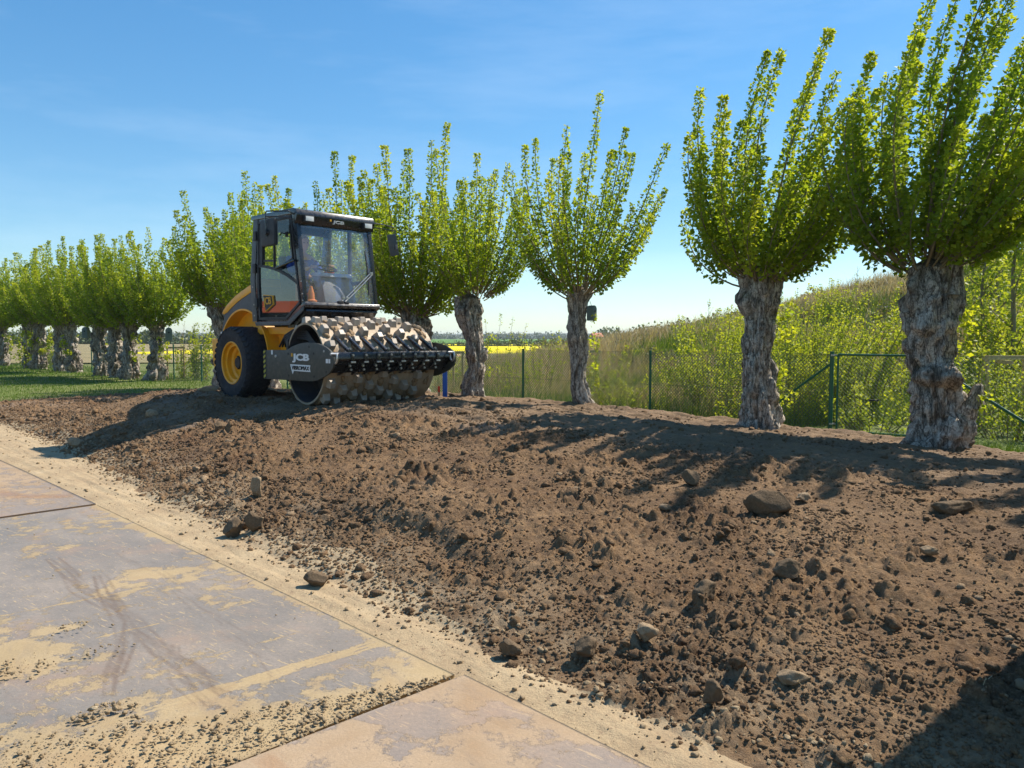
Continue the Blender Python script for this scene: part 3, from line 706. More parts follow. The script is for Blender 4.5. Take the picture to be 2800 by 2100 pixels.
def leaf_cloud(g, paths, L, per_m, rad, size, start=.1, tonebias=0, flutter=.6):
    m, K, _ = paths.shape; Ps = []; Ds = []; Ss = []; Ts = []; Os = []
    for i in range(m):
        n = int(L[i]*per_m); u = start*(.5+g.random())+(1-start)*g.random(n)**.82; u = np.clip(u, 0, 1); k_ = min(n, max(3, n//22)); u[:k_] = g.uniform(.955, 1.0, k_)
        f = u*(K-1); j = np.minimum(f.astype(int), K-2); w = (f-j)[:, None]; p = paths[i, j]*(1-w)+paths[i, j+1]*w
        tg = paths[i, j+1]-paths[i, j]; tg /= np.linalg.norm(tg, axis=1)[:, None]
        o = g.normal(size=(n, 3)); o -= (o*tg).sum(1)[:, None]*tg; o /= np.linalg.norm(o, axis=1)[:, None]+1e-9
        r = rad*(1.05-.55*u**3)*g.random(n)**.55*(.78+.45*np.sin(u*11+i*1.7)**2)
        p = p+o*r[:, None]
        dirv = o*.9+tg*.5+g.normal(size=(n, 3))*flutter+np.array([.15, 0, -.15])
        Ps.append(p); Ds.append(dirv); Ss.append(size*g.uniform(.65, 1.25, n)*(1.1-.3*u**3)); Os.append(g.normal(size=(n, 3))+np.array([0, 0, .8]))
        Ts.append(np.clip(.18+.45*g.random(n)+.40*u**2+tonebias+.12*g.normal(), 0, 1))
    return fan_leaves(np.concatenate(Ps), np.concatenate(Ds), np.concatenate(Ss), np.concatenate(Os), np.concatenate(Ts))
def trunk_mesh(ctrl, seed, burl=.07, lobes=(), nr=64, nz=130):
    """ctrl: (z, cx, cy, r)"""
    c = np.array(ctrl, float); zs = np.linspace(c[0, 0], c[-1, 0], nz); cx = np.interp(zs, c[:, 0], c[:, 1]); cy = np.interp(zs, c[:, 0], c[:, 2]); r = np.interp(zs, c[:, 0], c[:, 3])
    ker = np.array([1, 2, 3, 2, 1])/9.
    def smo(a): return np.convolve(np.pad(a, 2, mode='edge'), ker, 'valid')
    cx, cy, r = smo(cx), smo(cy), smo(r)
    def wrap(zs, cx, cy, r, amp, sd):
        a = np.linspace(0, 2*math.pi, nr, endpoint=False); A, Zz = np.meshgrid(a, zs); Rr = np.repeat(r[:, None], nr, 1)
        X = np.cos(A); Yy = np.sin(A)
        n1 = vn3(X*1.3+sd*3.1, Yy*1.3, Zz*2.2, sd); n2 = vn3(X*2.6, Yy*2.6+sd, Zz*4.2, sd+1); n3 = vn3(X*6, Yy*6, Zz*8+sd, sd+2); n4 = 1-np.abs(2*vn3(X*5, Yy*5, Zz*2.2, sd+3)-1)
        bl = np.clip((vn3(X*2.1+9, Yy*2.1, Zz*3.4+sd*5, sd+7)-.56)/.3, 0, 1)**.6
        rel = .35*n2+.3*n3+.35*n4
        disp = amp*(1.1*(n1-.5)+.8*(n2-.5)+.55*(n3-.5)+.95*bl)-amp*.75*(n4-.4)
        n5 = vn3(X*11, Yy*11, Zz*20+sd, sd+9); rel = np.clip(rel*.75+.25*n5, 0, 1); n6 = 1-np.abs(2*vn3(X*9, Yy*9, Zz*4.0, sd+13)-1); rel = np.clip(rel-.45*np.clip(n6-.72, 0, 1)*2, 0, 1); Rr = Rr*.84+(disp+amp*.4*(n5-.5)-amp*.5*np.clip(n6-.6, 0, 1)*2.2)*np.clip(Rr/.2, .3, 1.4)
        return np.stack([cx[:, None]+X*Rr, cy[:, None]+Yy*Rr, Zz+.25*amp*n3], 2).reshape(-1, 3), np.clip(rel+.15*(1-bl), 0, 1).ravel()
    V, rel = wrap(zs, cx, cy, r, burl, seed)
    idx = np.arange(nz*nr).reshape(nz, nr); i0 = idx[:-1]; i1 = idx[1:]
    Fc = np.stack([i0, np.roll(i0, -1, 1), np.roll(i1, -1, 1), i1], 2).reshape(-1, 4)
    # rounded cap: collapse toward the centre
    top = V[idx[-1]]; cen = top.mean(0)+[0, 0, .08]; Vs = [V]; Rs = [rel]; Fs = [Fc]; off = len(V)
    prev = idx[-1]
    for k, (q, h) in enumerate([(.75, .05), (.45, .09), (.03, .10)]):
        ring = cen*np.array([1, 1, 0])+(top-cen)*np.array([q, q, 0])+np.array([0, 0, 1])*(top[:, 2:3]*q+(cen[2])*(1-q)+h*.5); Vs.append(ring); Rs.append(np.full(nr, .3))
        cur = np.arange(off, off+nr); Fs.append(np.stack([prev, np.roll(prev, -1), np.roll(cur, -1), cur], 1)); prev = cur; off += nr
    for (z0_, x0_, y0_, r0_, z1_, x1_, y1_, r1_) in lobes:
        k = 22; zz = np.linspace(z0_, z1_, k); w = np.linspace(0, 1, k); rr = (r0_+(r1_-r0_)*w)*np.where(w > .88, np.sqrt(np.clip(1-((w-.88)/.121)**2, 0, 1)), 1)
        v, rl = wrap(zz, x0_+(x1_-x0_)*w, y0_+(y1_-y0_)*w, rr, burl*.6, seed+31); i = np.arange(k*nr).reshape(k, nr)+off; i0 = i[:-1]; i1 = i[1:]
        Fs.append(np.stack([i0, np.roll(i0, -1, 1), np.roll(i1, -1, 1), i1], 2).reshape(-1, 4)); Vs.append(v); Rs.append(rl); off += k*nr
    return np.concatenate(Vs), np.concatenate(Fs), np.concatenate(Rs)
GRP = 'pollarded trees in a row along the fence'
def pollard(x, y, ctrl, label, seed, n=48, L=3.1, wind=(.2, 0), per_m=62, rad=.10, leaf=.062, burl=.06, heads=None, lobes=(), maxphi=80, tone=0, sprouts=3, hscale=1.0):
    g = np.random.default_rng(seed); zb = gz(x, y)-.06
    root = empty('pollard_tree', (x, y, zb)); tag(root, label, 'tree', GRP)
    c = [(z-zb, cx, cy, r) for z, cx, cy, r in ctrl]; c[0] = (0, c[0][1], c[0][2], c[0][3])
    V, Fc, rel = trunk_mesh(c, seed, burl, [(l[0]-zb, l[1], l[2], l[3], l[4]-zb, l[5], l[6], l[7]) for l in lobes])
    npmesh('trunk', V, Fc, M_bark, root, smooth=True, attrs={'relief': rel})
    zt, cx, cy, r = c[-1]; heads = heads or [(cx, cy, zt, r, 1.0)]
    allP = []; allL = []
    for (hx_, hy_, hz_, hr, share) in heads:
        if hz_ > zt+.01 or len(heads) > 1: pass
        m = int(n*share*.88); ph = R(maxphi)*np.sqrt(np.linspace(.01, 1, m))*g.uniform(.93, 1.05, m); az = np.arange(m)*2.39996+g.uniform(-.25, .25, m)
        el = ph/R(maxphi)
        st = np.stack([hx_+np.cos(az)*hr*.85*np.sqrt(el), hy_+np.sin(az)*hr*.85*np.sqrt(el), hz_+.06-.16*el**2+g.uniform(-.05, .05, m)], 1)
        LL = L*1.10*(1-.46*el**1.6)*np.where(g.random(m) < .25, g.uniform(.4, .7, m), g.uniform(.72, 1.04, m))
        allP.append(make_shoots(g, st, ph, az, LL, wind, .74)); allL.append(LL)
    P = np.concatenate(allP); LL = np.concatenate(allL)
    if sprouts:
        m = sprouts; az = g.uniform(-1.0, .9, m); zz = g.uniform(.35, zt-.5, m); rr = np.interp(zz, [q[0] for q in c], [q[3] for q in c]); cc = np.interp(zz, [q[0] for q in c], [q[1] for q in c])
        st = np.stack([cc+np.cos(az)*rr, np.sin(az)*rr*1.0, zz], 1); l2 = g.uniform(.15, .35, m)
        P2 = make_shoots(g, st, np.full(m, 1.2), az, l2, (0, 0), .6); 
    u = np.linspace(0, 1, P.shape[1])[None, :]
    bv, bf = tubes(P, (.016*(1-.8*u)+.002)*(LL[:, None]/3)**.5*np.ones((len(P), 1)))
    npmesh('branches', bv, bf, M_twig, root, smooth=True)
    lv, lf, lt = leaf_cloud(g, P, LL, per_m*2.6, rad*.82, leaf*.80, .14, tone)
    if sprouts:
        a, b_, c_ = leaf_cloud(g, P2, l2, 110, .07, leaf*.8, .1, .3); lf = np.concatenate([lf, b_+len(lv)]); lv = np.concatenate([lv, a]); lt = np.concatenate([lt, c_])
    npmesh('crown', lv, lf, M_leaf, root, attrs={'tone': lt})
    return root
def copy_tree(o, loc, rz=0, sc=1, label=None, name=None):
    c = o.copy(); link(c); c.location = loc; c.rotation_euler = (0, 0, rz); c.scale = (sc, sc, sc)
    if label: c['label'] = label
    for ch in o.children:
        d = ch.copy(); link(d); d.parent = c
        for g2 in ch.children:
            e = g2.copy(); link(e); e.parent = d
    return c
T1 = pollard(5.12, 9.3, [(.2, 0.02, 0, .39), (.6, .06, 0, .35), (.9, .03, 0, .33), (1.3, -.07, 0, .30), (1.9, -.06, 0, .33), (2.15, -.05, 0, .34), (2.42, -.10, 0, .28)],
        'largest thick burred pollard tree at the right edge of the photo, half hiding the gate', 101, n=80, L=3.25, wind=(.46, 0), per_m=92, rad=.115, leaf=.075, burl=.085,
        heads=[(-.18, 0, 2.25, .34, .62), (.22, .05, 2.35, .25, .38)], lobes=[(2.1, .05, -.08, .22, 2.75, .12, -.1, .10), (.75, .38, -.1, .16, 1.05, .46, -.12, .05)], sprouts=9)
T2 = pollard(3.47, 10.8, [(.2, .05, 0, .33), (.7, 0, 0, .28), (1.27, -.03, 0, .225), (1.8, -.02, 0, .24), (2.25, .0, 0, .29), (2.45, 0, 0, .32)],
        'tall thick trunked pollard tree leaning its shoots right, second from the right edge', 102, n=66, L=2.95, wind=(.36, 0), per_m=92, rad=.115, leaf=.075, burl=.06, sprouts=9)
T3 = pollard(1.17, 13.5, [(.3, .12, 0, .23), (.55, .05, 0, .22), (.85, -.02, 0, .17), (1.35, 0, 0, .185), (1.85, -.03, 0, .185), (2.2, -.02, 0, .20), (2.4, 0, 0, .27)],
        'slender grey pollard tree carrying a nest box, right of the middle of the photo', 103, n=52, L=3.05, wind=(.14, 0), per_m=66, rad=.10, leaf=.07, burl=.045, sprouts=4)
T4 = pollard(-.80, 15.5, [(.3, 0, 0, .30), (.6, -.02, 0, .25), (.95, .07, 0, .22), (1.5, .05, 0, .22), (1.9, -.02, 0, .28), (2.2, -.06, 0, .28), (2.36, -.04, 0, .24)],
        'forked pollard tree with a bulging knob, just right of the roller drum', 104, n=50, L=2.75, wind=(.04, 0), per_m=68, rad=.105, leaf=.07, burl=.06, lobes=[(2.05, -.2, -.1, .16, 2.42, -.26, -.1, .12)], heads=[(.08, 0, 2.1, .28, 1.0)], sprouts=3)
T5 = pollard(-2.15, 17.0, [(.3, 0, 0, .38), (.9, 0, 0, .33), (1.5, 0, 0, .30), (1.9, .0, 0, .36), (2.15, 0, 0, .34)],
        'dense pollard tree with its knotty head right behind the drum', 105, n=74, L=3.75, wind=(.0, 0), per_m=72, rad=.13, leaf=.08, burl=.07, tone=.05)
T6 = pollard(-4.35, 19.0, [(.3, 0, 0, .36), (1.2, 0, 0, .30), (1.9, 0, 0, .34), (2.1, 0, 0, .34)],
        'pollard tree whose crown tops rise behind the cab roof', 106, n=72, L=3.75, wind=(0, 0), per_m=58, rad=.13, leaf=.085, burl=.07)
T7 = pollard(-8.35, 22.3, [(.0, 0, 0, .36), (1.0, 0, 0, .32), (1.7, .05, 0, .30), (2.3, -.1, 0, .30), (2.5, -.12, 0, .28)],
        'wide pollard tree just left of the cab, trunk hidden by the machine', 107, n=66, L=3.2, wind=(-.02, 0), per_m=58, rad=.14, leaf=.09, burl=.08)
copy_tree(T6, (-6.6, 20.8, 0), 2.1, .98, 'pollard tree behind the cab, its trunk showing between tyre and drum')
copy_tree(T7, (-8.0, 25.0, .0), 1.3, 1.16, 'farther pollard tree with thin tips showing above the left side of the cab')
L1 = pollard(-13.4, 28.9, [(.0, -.05, 0, .40), (.4, 0, 0, .32), (1.0, .02, 0, .27), (1.6, .05, 0, .26), (1.95, .05, 0, .28), (2.1, .05, 0, .29)],
        'rightmost pale burred pollard tree of the far left group, its crown standing free', 108, n=66, L=3.5, wind=(.05, 0), per_m=50, rad=.15, leaf=.10, burl=.105, sprouts=8)
L2 = pollard(-14.75, 29.7, [(.0, 0, 0, .38), (.5, 0, 0, .33), (1.2, 0, 0, .28), (1.8, -.02, 0, .27), (2.1, 0, 0, .29)],
        'dark burred pollard tree, left partner of the rightmost tree in the far left group', 109, n=62, L=3.3, wind=(.02, 0), per_m=50, rad=.15, leaf=.10, burl=.10, sprouts=8)
for (x, y, src, rz, sc, lb) in [
    (-15.9, 30.9, L1, 2.0, .98, 'right one of the middle pair of pollards in the far left group'),
    (-17.2, 32.2, L2, 1.1, 1.0, 'pollard tree of the far left group, left one of the middle pair, with heavy burrs'),
    (-20.3, 35.6, L1, 4.1, 1.05, 'far left group pollard tree directly right of the thin bare trunk'),
    (-21.6, 36.8, L2, 3.0, 1.07, 'far left group pollard tree touching the thin bare trunk'),
    (-23.9, 38.9, L1, 5.1, 1.1, 'pollard tree of the far left group just left of the thin bare trunk'),
    (-25.6, 40.9, L2, 5.3, 1.1, 'second pollard tree left of the thin bare trunk'),
    (-28.7, 43.3, L1, .9, 1.05, 'almost leftmost pollard tree of the far row, broad burred trunk'),
    (-30.6, 45.0, L2, 4.4, 1.1, 'leftmost pollard tree, cut by the left edge of the photo')]:
    copy_tree(src, (x, y, -.04), rz, sc, lb)
copy_tree(T2, (6.95, 7.55, .2), 1.6, .95, 'pollard tree just beyond the right edge, shading the track')
# thin young trunk between the far groups
tb = MB(); tb.tube([(0, 0, 0), (.03, 0, .8), (.0, 0, 1.6), (.05, 0, 2.5), (.03, 0, 3.1)], [.17, .14, .13, .12, .05], 12); tb.build('trunk', M_twig, None)
yt = bpy.data.objects['trunk'] if False else None
_tr = COL.objects[-1]; yr = empty('young_tree', (-22.6, 38.3, 0)); _tr.parent = yr; tag(yr, 'thin straight bare trunk standing among the far left pollards', 'tree')

sv_, sf_ = tubes(STRAW, np.full(STRAW.shape[:2], .0014), 3)
tag(npmesh('straw_and_roots', sv_, sf_, simple('straw', (.42, .32, .18), .9), None), 'bits of straw and roots lying in the soil', 'straw', kind='stuff')
# ------------------------------------------------------------------ shrubs, weeds and saplings
def shrub(name, x, y, h, w, n, label, cat, seed, leaf=.055, per_m=60, rad=.08, wind=(.12, 0), mat=None, bend=.6, grp=None, tone=0, phi=60):
    g = np.random.default_rng(seed); root = empty(name, (x, y, gz(x, y)-.02)); tag(root, label, cat, grp)
    az = g.random(n)*2*math.pi; rr = w*.35*np.sqrt(g.random(n)); st = np.stack([np.cos(az)*rr, np.sin(az)*rr, np.zeros(n)], 1)
    LL = h*g.uniform(.5, 1.05, n); ph = R(phi)*g.random(n)**.8*min(1.4, w/h)
    P = make_shoots(g, st, ph, az, LL, wind, bend, 8); u = np.linspace(0, 1, 8)[None, :]
    bv, bf = tubes(P, (.009*(1-.8*u)+.0015)*np.ones((n, 1)), 3); npmesh('stems', bv, bf, M_twig, root, smooth=True)
    lv, lf, lt = leaf_cloud(g, P, LL, per_m, rad, leaf, .06, tone, .8); npmesh('foliage', lv, lf, mat or M_leaf2, root, attrs={'tone': lt})
    return root
def at(px, d, z=0):   # photo column (0..1106..2212) at distance d
    return ((px-1106)/1661*d, d)
SG = 'leafy shrubs behind the fence'
def sh(px, d, h, w, n, label, seed, **k):
    x, y = at(px, d); return shrub('shrub', x, y, h, w, n, label, 'shrub', seed, grp=SG, **k)
sh(1560, 15.6, 2.0, 1.5, 46, 'bright leafy shrub filling the fence left of the second pollard trunk', 201)
sh(1500, 17.4, 1.6, 1.3, 30, 'lower leafy shrub near the fence post left of the second pollard', 202)
sh(1720, 14.6, 2.2, 1.3, 40, 'leafy shrub just right of the second pollard trunk behind the brace', 203)
sh(1785, 16.0, 1.9, 1.5, 44, 'broad leafy shrub behind the green corner post', 204)
sh(1850, 14.8, 2.7, 1.1, 30, 'tall shrub with shoots blown to the right above the gate', 205, wind=(.75, 0))
sh(1925, 15.8, 1.5, 1.6, 40, 'low bright shrub seen through the gate left of the thick trunk', 206)
sh(1890, 13.2, .9, 1.2, 26, 'knee high shrub at the foot of the gate', 207)
sh(2130, 14.0, 1.7, 1.6, 46, 'leafy shrub under the diagonal brace at the right edge', 208)
sh(2190, 12.2, 1.2, 1.2, 34, 'low bright shrub in the lower right corner of the fence', 209)
sh(2110, 17.0, 2.2, 1.4, 40, 'shrub immediately right of the thickest trunk behind the fence', 210)
sh(1300, 18.6, 1.5, .8, 20, 'slim leafy shrub just right of the nest box tree', 211)
sh(1335, 15.9, .9, .9, 22, 'low bright shrub at the foot of the nest box tree', 212)
sh(1170, 20.5, 1.9, .9, 16, 'thin leafy sapling clump behind the first fence post', 213, per_m=40)
sh(1080, 21.5, 2.2, .8, 10, 'sparse tall weeds between two pollards in front of the yellow field', 214, per_m=26, leaf=.05)
sh(1110, 19.5, 1.2, .8, 16, 'low leafy weeds right of the forked pollard', 215)
sh(1010, 22.0, 1.1, 1.0, 16, 'low weeds behind the blue post', 216)
sh(430, 29.3, 2.1, .8, 20, 'slim leafy shrub between the two left fence posts', 217, leaf=.08, per_m=40)
sh(405, 30.5, 1.7, 1.0, 18, 'leafy shrub behind the wooden tree stakes at the left', 218, leaf=.08, per_m=36)
sh(80, 41, 2.3, 2.2, 30, 'leafy shrub behind the far left pollards', 219, leaf=.12, per_m=30, rad=.15)
sh(1600, 13.9, .9, 1.1, 24, 'low shrub around the foot of the second pollard behind the fence', 220)
sh(1450, 15.5, .8, 1.1, 20, 'low leafy growth right of the middle fence post', 221)
BG = 'slender trees at the right edge behind the fence'
def bgt(px, d, h, seed, label, n=26, w=1.6):
    x, y = at(px, d); g = np.random.default_rng(seed); z = gz(x, y)
    root = empty('slender_tree', (x, y, z-.05)); tag(root, label, 'tree', BG)
    b = MB(); P = [(0, 0, 0), (.05, .03, h*.35), (-.03, .02, h*.7), (.08, 0, h)]; b.tube(P, [.07, .055, .035, .01], 8)
    b.build('trunk', M_twig, root)
    az = g.random(n)*6.28; zz = g.uniform(.12, .97, n)*h; LL = w*(1.05-.75*zz/h)*g.uniform(.6, 1.1, n)
    st = np.stack([np.zeros(n), np.zeros(n), zz], 1); PP = make_shoots(g, st, np.full(n, R(62)), az, LL, (.15, 0), .4, 8); u = np.linspace(0, 1, 8)[None, :]
    bv, bf = tubes(PP, (.014*(1-.85*u)+.002)*np.ones((n, 1)), 4); npmesh('branches', bv, bf, M_twig, root, smooth=True)
    lv, lf, lt = leaf_cloud(g, PP, LL, 75, .2, .085, .15, .05, .9); npmesh('crown', lv, lf, M_leaf2, root, attrs={'tone': lt})
bgt(2120, 17.5, 4.0, 301, 'slender yellow green tree right behind the thickest trunk', 34)
bgt(2185, 16.5, 4.4, 302, 'slender yellow green tree at the very right edge', 36)
bgt(2230, 19.5, 5.0, 303, 'taller yellow green tree half outside the right edge', 36, 2.0)
bgt(2150, 21.5, 3.4, 304, 'small yellow green tree on the bank behind the right edge shrubs', 28)

sh(1640, 22.0, 2.0, 1.4, 34, 'bushy shrub on the bank glimpsed left of the second pollard trunk', 222)
sh(1760, 20.0, 2.6, 1.3, 34, 'upright bright shrub on the bank between the two right pollards', 223)
sh(1860, 21.0, 1.8, 1.8, 36, 'wide bright shrub high on the bank above the gate', 224)
sh(1600, 19.0, 2.4, 1.2, 30, 'tall leafy shrub behind the bright one left of the second pollard', 225)
sh(1960, 18.5, 2.9, 1.1, 30, 'tall shrub close left of the thickest trunk blown to the right', 226, wind=(.5, 0))
sh(1680, 26.0, 1.2, 1.2, 20, 'small bush on the skyline right of the second pollard', 227)
sh(1810, 28.0, 1.3, 1.6, 24, 'rounded bush on the skyline between the right pollards', 228)
sh(1500, 27.0, 1.1, 1.4, 22, 'low bush on the skyline left of the second pollard', 229)
# bare and thin saplings on the bank
M_bare = simple('pale_twig', (.30, .26, .18), .85, var=.2)
def sapling(px, d, h, seed, label, n=14, leafy=6):
    x, y = at(px, d); g = np.random.default_rng(seed); root = empty('bare_sapling', (x, y, gz(x, y)-.03)); tag(root, label, 'sapling', 'thin bare saplings on the bank')
    st = np.zeros((1, 3)); P0 = make_shoots(g, st, np.array([.08]), np.array([g.random()*6]), np.array([h]), (.05, 0), .2, 12)
    zz = g.uniform(.2, .95, n); j = (zz*11).astype(int); st = P0[0, j]; LL = h*.42*(1.1-zz)*g.uniform(.6, 1.2, n)
    P1 = make_shoots(g, st, np.full(n, .75), g.random(n)*6.28, LL, (0, 0), .5, 12)
    P = np.concatenate([P0, P1]); u = np.linspace(0, 1, 12)[None, :]; r = (.011*(1-.8*u)+.002)*np.concatenate([[1], np.full(n, .5)])[:, None]
    bv, bf = tubes(P, r, 3); npmesh('stems', bv, bf, M_bare, root)
    lv, lf, lt = leaf_cloud(g, P, np.concatenate([[h], LL]), leafy, .05, .05, .2); npmesh('foliage', lv, lf, M_leaf2, root, attrs={'tone': lt})
sapling(1530, 27, 1.5, 401, 'small bare sapling on the ridge left of the second pollard', leafy=14)
sapling(1665, 24, 1.1, 402, 'bare sapling just left of the second pollard crown on the ridge', leafy=8) if False else None
sapling(1845, 26, 2.0, 403, 'bare sapling on the ridge between the two right pollards', leafy=10)
sapling(1690, 25, 1.0, 404, 'short bare sapling close right of the second pollard trunk')
sapling(1418, 28, .9, 405, 'tiny weed stalk on the ridge above the middle fence post')
sapling(1450, 29, .8, 406, 'tiny weed stalk on the ridge, right of another above the middle post')
sapling(1325, 19, 1.9, 407, 'thin leaning twig sapling right of the nest box', leafy=4, n=8)
sapling(472, 33, 2.6, 408, 'bare young tree left of the roller against the sky', n=20, leafy=2)
sapling(395, 30, 2.3, 409, 'bare young tree tied between the wooden stakes', n=16, leafy=2)
sapling(1880, 23, 2.2, 410, 'thorny bare sapling near the shoots of the thickest pollard', n=18, leafy=12)

# ------------------------------------------------------------------ grass
def blades(name, x, y, z, h, w, mat, label, cat, tone, lean=.35):
    n = len(x); a = rng.random(n)*6.28; dx = np.cos(a); dy = np.sin(a); la = rng.random(n)*6.28; l = lean*h*rng.random(n)
    b0 = np.stack([x-dx*w, y-dy*w, z], 1); b1 = np.stack([x+dx*w, y+dy*w, z], 1)
    m0 = np.stack([x-dx*w*.7+np.cos(la)*l*.4, y-dy*w*.7+np.sin(la)*l*.4, z+h*.55], 1); m1 = m0+np.stack([dx*w*1.4, dy*w*1.4, 0*x], 1)
    tp = np.stack([x+np.cos(la)*l+.1*h, y+np.sin(la)*l, z+h*(1-.1*rng.random(n))], 1)
    V = np.stack([b0, b1, m1, m0, tp], 1).reshape(-1, 3); k = np.arange(n)*5
    Fc = np.concatenate([np.stack([k, k+1, k+2], 1), np.stack([k, k+2, k+3], 1), np.stack([k+3, k+2, k+4], 1)])
    o = npmesh(name, V, Fc, mat, attrs={'tone': np.repeat(tone, 5)}); tag(o, label, cat, kind='stuff'); return o
M_grass = mat_leaf('grass_blade', (.06, .12, .015), (.12, .20, .025), (.22, .27, .05), .25)
M_dry = mat_leaf('dry_grass', (.22, .17, .10), (.38, .31, .18), (.55, .47, .30), .2)
# lawn around the far left trees and behind the soil
n = 60000
d = 18+30*rng.random(n)**1.3; px_ = rng.uniform(-60, 960, n); x = (px_-1106)/1661*d; y = d; s_ = x+y; t_ = y-x
k = ((t_ > 29.5) | (s_ > 15.6)) & (s_ < 19); x, y, d = x[k], y[k], d[k]; tn = .35*rng.random(len(x))+.5*fbm(x*.5, y*.5, 7)
blades('lawn_grass', x, y, base_h(x, y), (.03+.05*rng.random(len(x)))*(d/24), .005*d/18, M_grass, 'short green lawn around the left row of trees', 'grass', tn)
n = 30000
t_ = -2+30*rng.random(n); s_ = 15.3+2.4*rng.random(n); x = (s_-t_)/2; y = (s_+t_)/2
blades('verge_grass', x, y, base_h(x, y), .06+.16*rng.random(n)**1.5, .005, M_grass, 'green grass verge between soil and fence', 'grass', rng.random(n)*.9)
# meadow beyond the fence
n = 120000
d = 14+24*rng.random(n)**1.15; px_ = rng.uniform(940, 2300, n); x = (px_-1106)/1661*d; y = d; k = (x+y > 17.9); x, y, d = x[k], y[k], d[k]
f = fbm(x*.35, y*.35, 44)+.25*(rng.random(len(x))-.5)
isd = f > .46+.09*(d < 17)
hh = (.18+.5*rng.random(len(x))**1.4)*(.6+.8*fbm(x*.25, y*.25, 45))
blades('dry_meadow_grass', x[isd], y[isd], base_h(x[isd], y[isd]), hh[isd]*1.15, .006*d[isd]/16, M_dry, 'dry straw coloured grass on the bank', 'dry grass', rng.random(isd.sum()), .9)
g_ = ~isd
blades('meadow_grass', x[g_], y[g_], base_h(x[g_], y[g_]), hh[g_]*.85, .007*d[g_]/16, M_grass, 'green grass and weeds beyond the fence', 'grass', rng.random(g_.sum()), .6)
# low tangled growth on the bank (leaf clumps)
def clumps(name, n, per, xr, yr, R0, mat, label, cat, seed, leaf=.07, cond=None, zs=.8):
    g = np.random.default_rng(seed); cx = g.uniform(*xr, n); cy = g.uniform(*yr, n)
    if cond is not None: kk = cond(cx, cy); cx, cy = cx[kk], cy[kk]
    n = len(cx); rr = R0*g.uniform(.5, 1.3, n); cz = base_h(cx, cy)
    o = g.normal(size=(n, per, 3)); o /= np.linalg.norm(o, axis=2)[:, :, None]; o *= (g.random((n, per, 1))**.4); o[:, :, 2] = np.abs(o[:, :, 2])*zs
    P = (np.stack([cx, cy, cz], 1)[:, None, :]+o*rr[:, None, None]).reshape(-1, 3)
    D = o.reshape(-1, 3)+g.normal(size=(n*per, 3))*.6; tn = np.clip(np.repeat(g.random(n), per)*.6+.4*g.random(n*per), 0, 1)
    v, f, tt = fan_leaves(P, D, leaf*g.uniform(.6, 1.3, n*per), g.normal(size=(n*per, 3)), tn)
    ob = npmesh(name, v, f, mat, attrs={'tone': tt}); tag(ob, label, cat, kind='stuff'); return ob
M_scrub = mat_leaf('bramble_leaf', (.10, .095, .045), (.20, .18, .09), (.18, .25, .05), .2)
clumps('bramble_scrub', 420, 130, (3, 24), (23, 34), .45, M_scrub, 'brownish scrub covering the bank', 'scrub', 51, .09, lambda x, y: (x/y > .14) & (fbm(x*.3, y*.3, 61) > .42))
clumps('weeds', 520, 130, (-4, 16), (17, 31), .32, M_leaf2, 'green weeds in the rough meadow', 'weeds', 52, .06, lambda x, y: (x+y > 18.6) & (x/y > -.1) & (fbm(x*.4+5, y*.4, 62) > .47))
clumps('far_scrub', 300, 90, (-6, 45), (36, 60), .9, M_scrub, 'scrub on the plain in front of the yellow field', 'scrub', 53, .16, lambda x, y: (x/y > .03))
# hedgerows on the plain
def hedge(x0, x1, y, h, n, seed, mat, label):
    clumps('hedgerow', n, 70, (x0, x1), (y-h*.8, y+h*.8), h, mat, label, 'hedgerow', seed, h*.28, zs=1.0)
M_hedge = mat_leaf('hedge_leaf', (.08, .105, .05), (.12, .15, .065), (.17, .19, .08), .1)
hedge(-40, 70, 147, 1.0, 150, 71, M_hedge, 'dark hedge line between the two yellow fields')
hedge(-220, -30, 200, 3.2, 220, 72, M_hedge, 'dark hedgerow at the far side of the fallow field')
hedge(-10, 130, 183, 1.6, 130, 73, M_hedge, 'hedge behind the far yellow strip')
hedge(40, 320, 330, 5, 200, 74, M_hedge, 'line of woods far behind the red roofed house')
hedge(-500, 200, 900, 7, 300, 75, M_hedge, 'row of distant trees at the foot of the hills')

# ------------------------------------------------------------------ far house
hxy = at(1288, 230); hr = empty('red_roof_house', (hxy[0], hxy[1], 0), R(25)); tag(hr, 'small distant house with a red tiled roof seen right of the nest box tree', 'house')
MB().box((0, 0, .9), (3.0, 2.6, 2.0)).build('wall', simple('house_wall', (.28, .33, .42), .8), hr)
b = MB(); b.prism([(-1.65, 1.85), (1.65, 1.85), (0, 3.1)], -1.75, 1.75, 'x', .03); b.build('roof', simple('house_roof', (.50, .17, .09), .8, var=.2), hr)
MB().box((.8, .2, 2.9), (.35, .35, .8), .02).build('chimney', simple('house_chimney', (.4, .2, .15), .8), hr)
MB().box((0, -1.32, 1.0), (.7, .05, .8), .01).build('window', simple('house_window', (.05, .06, .08), .2), hr)

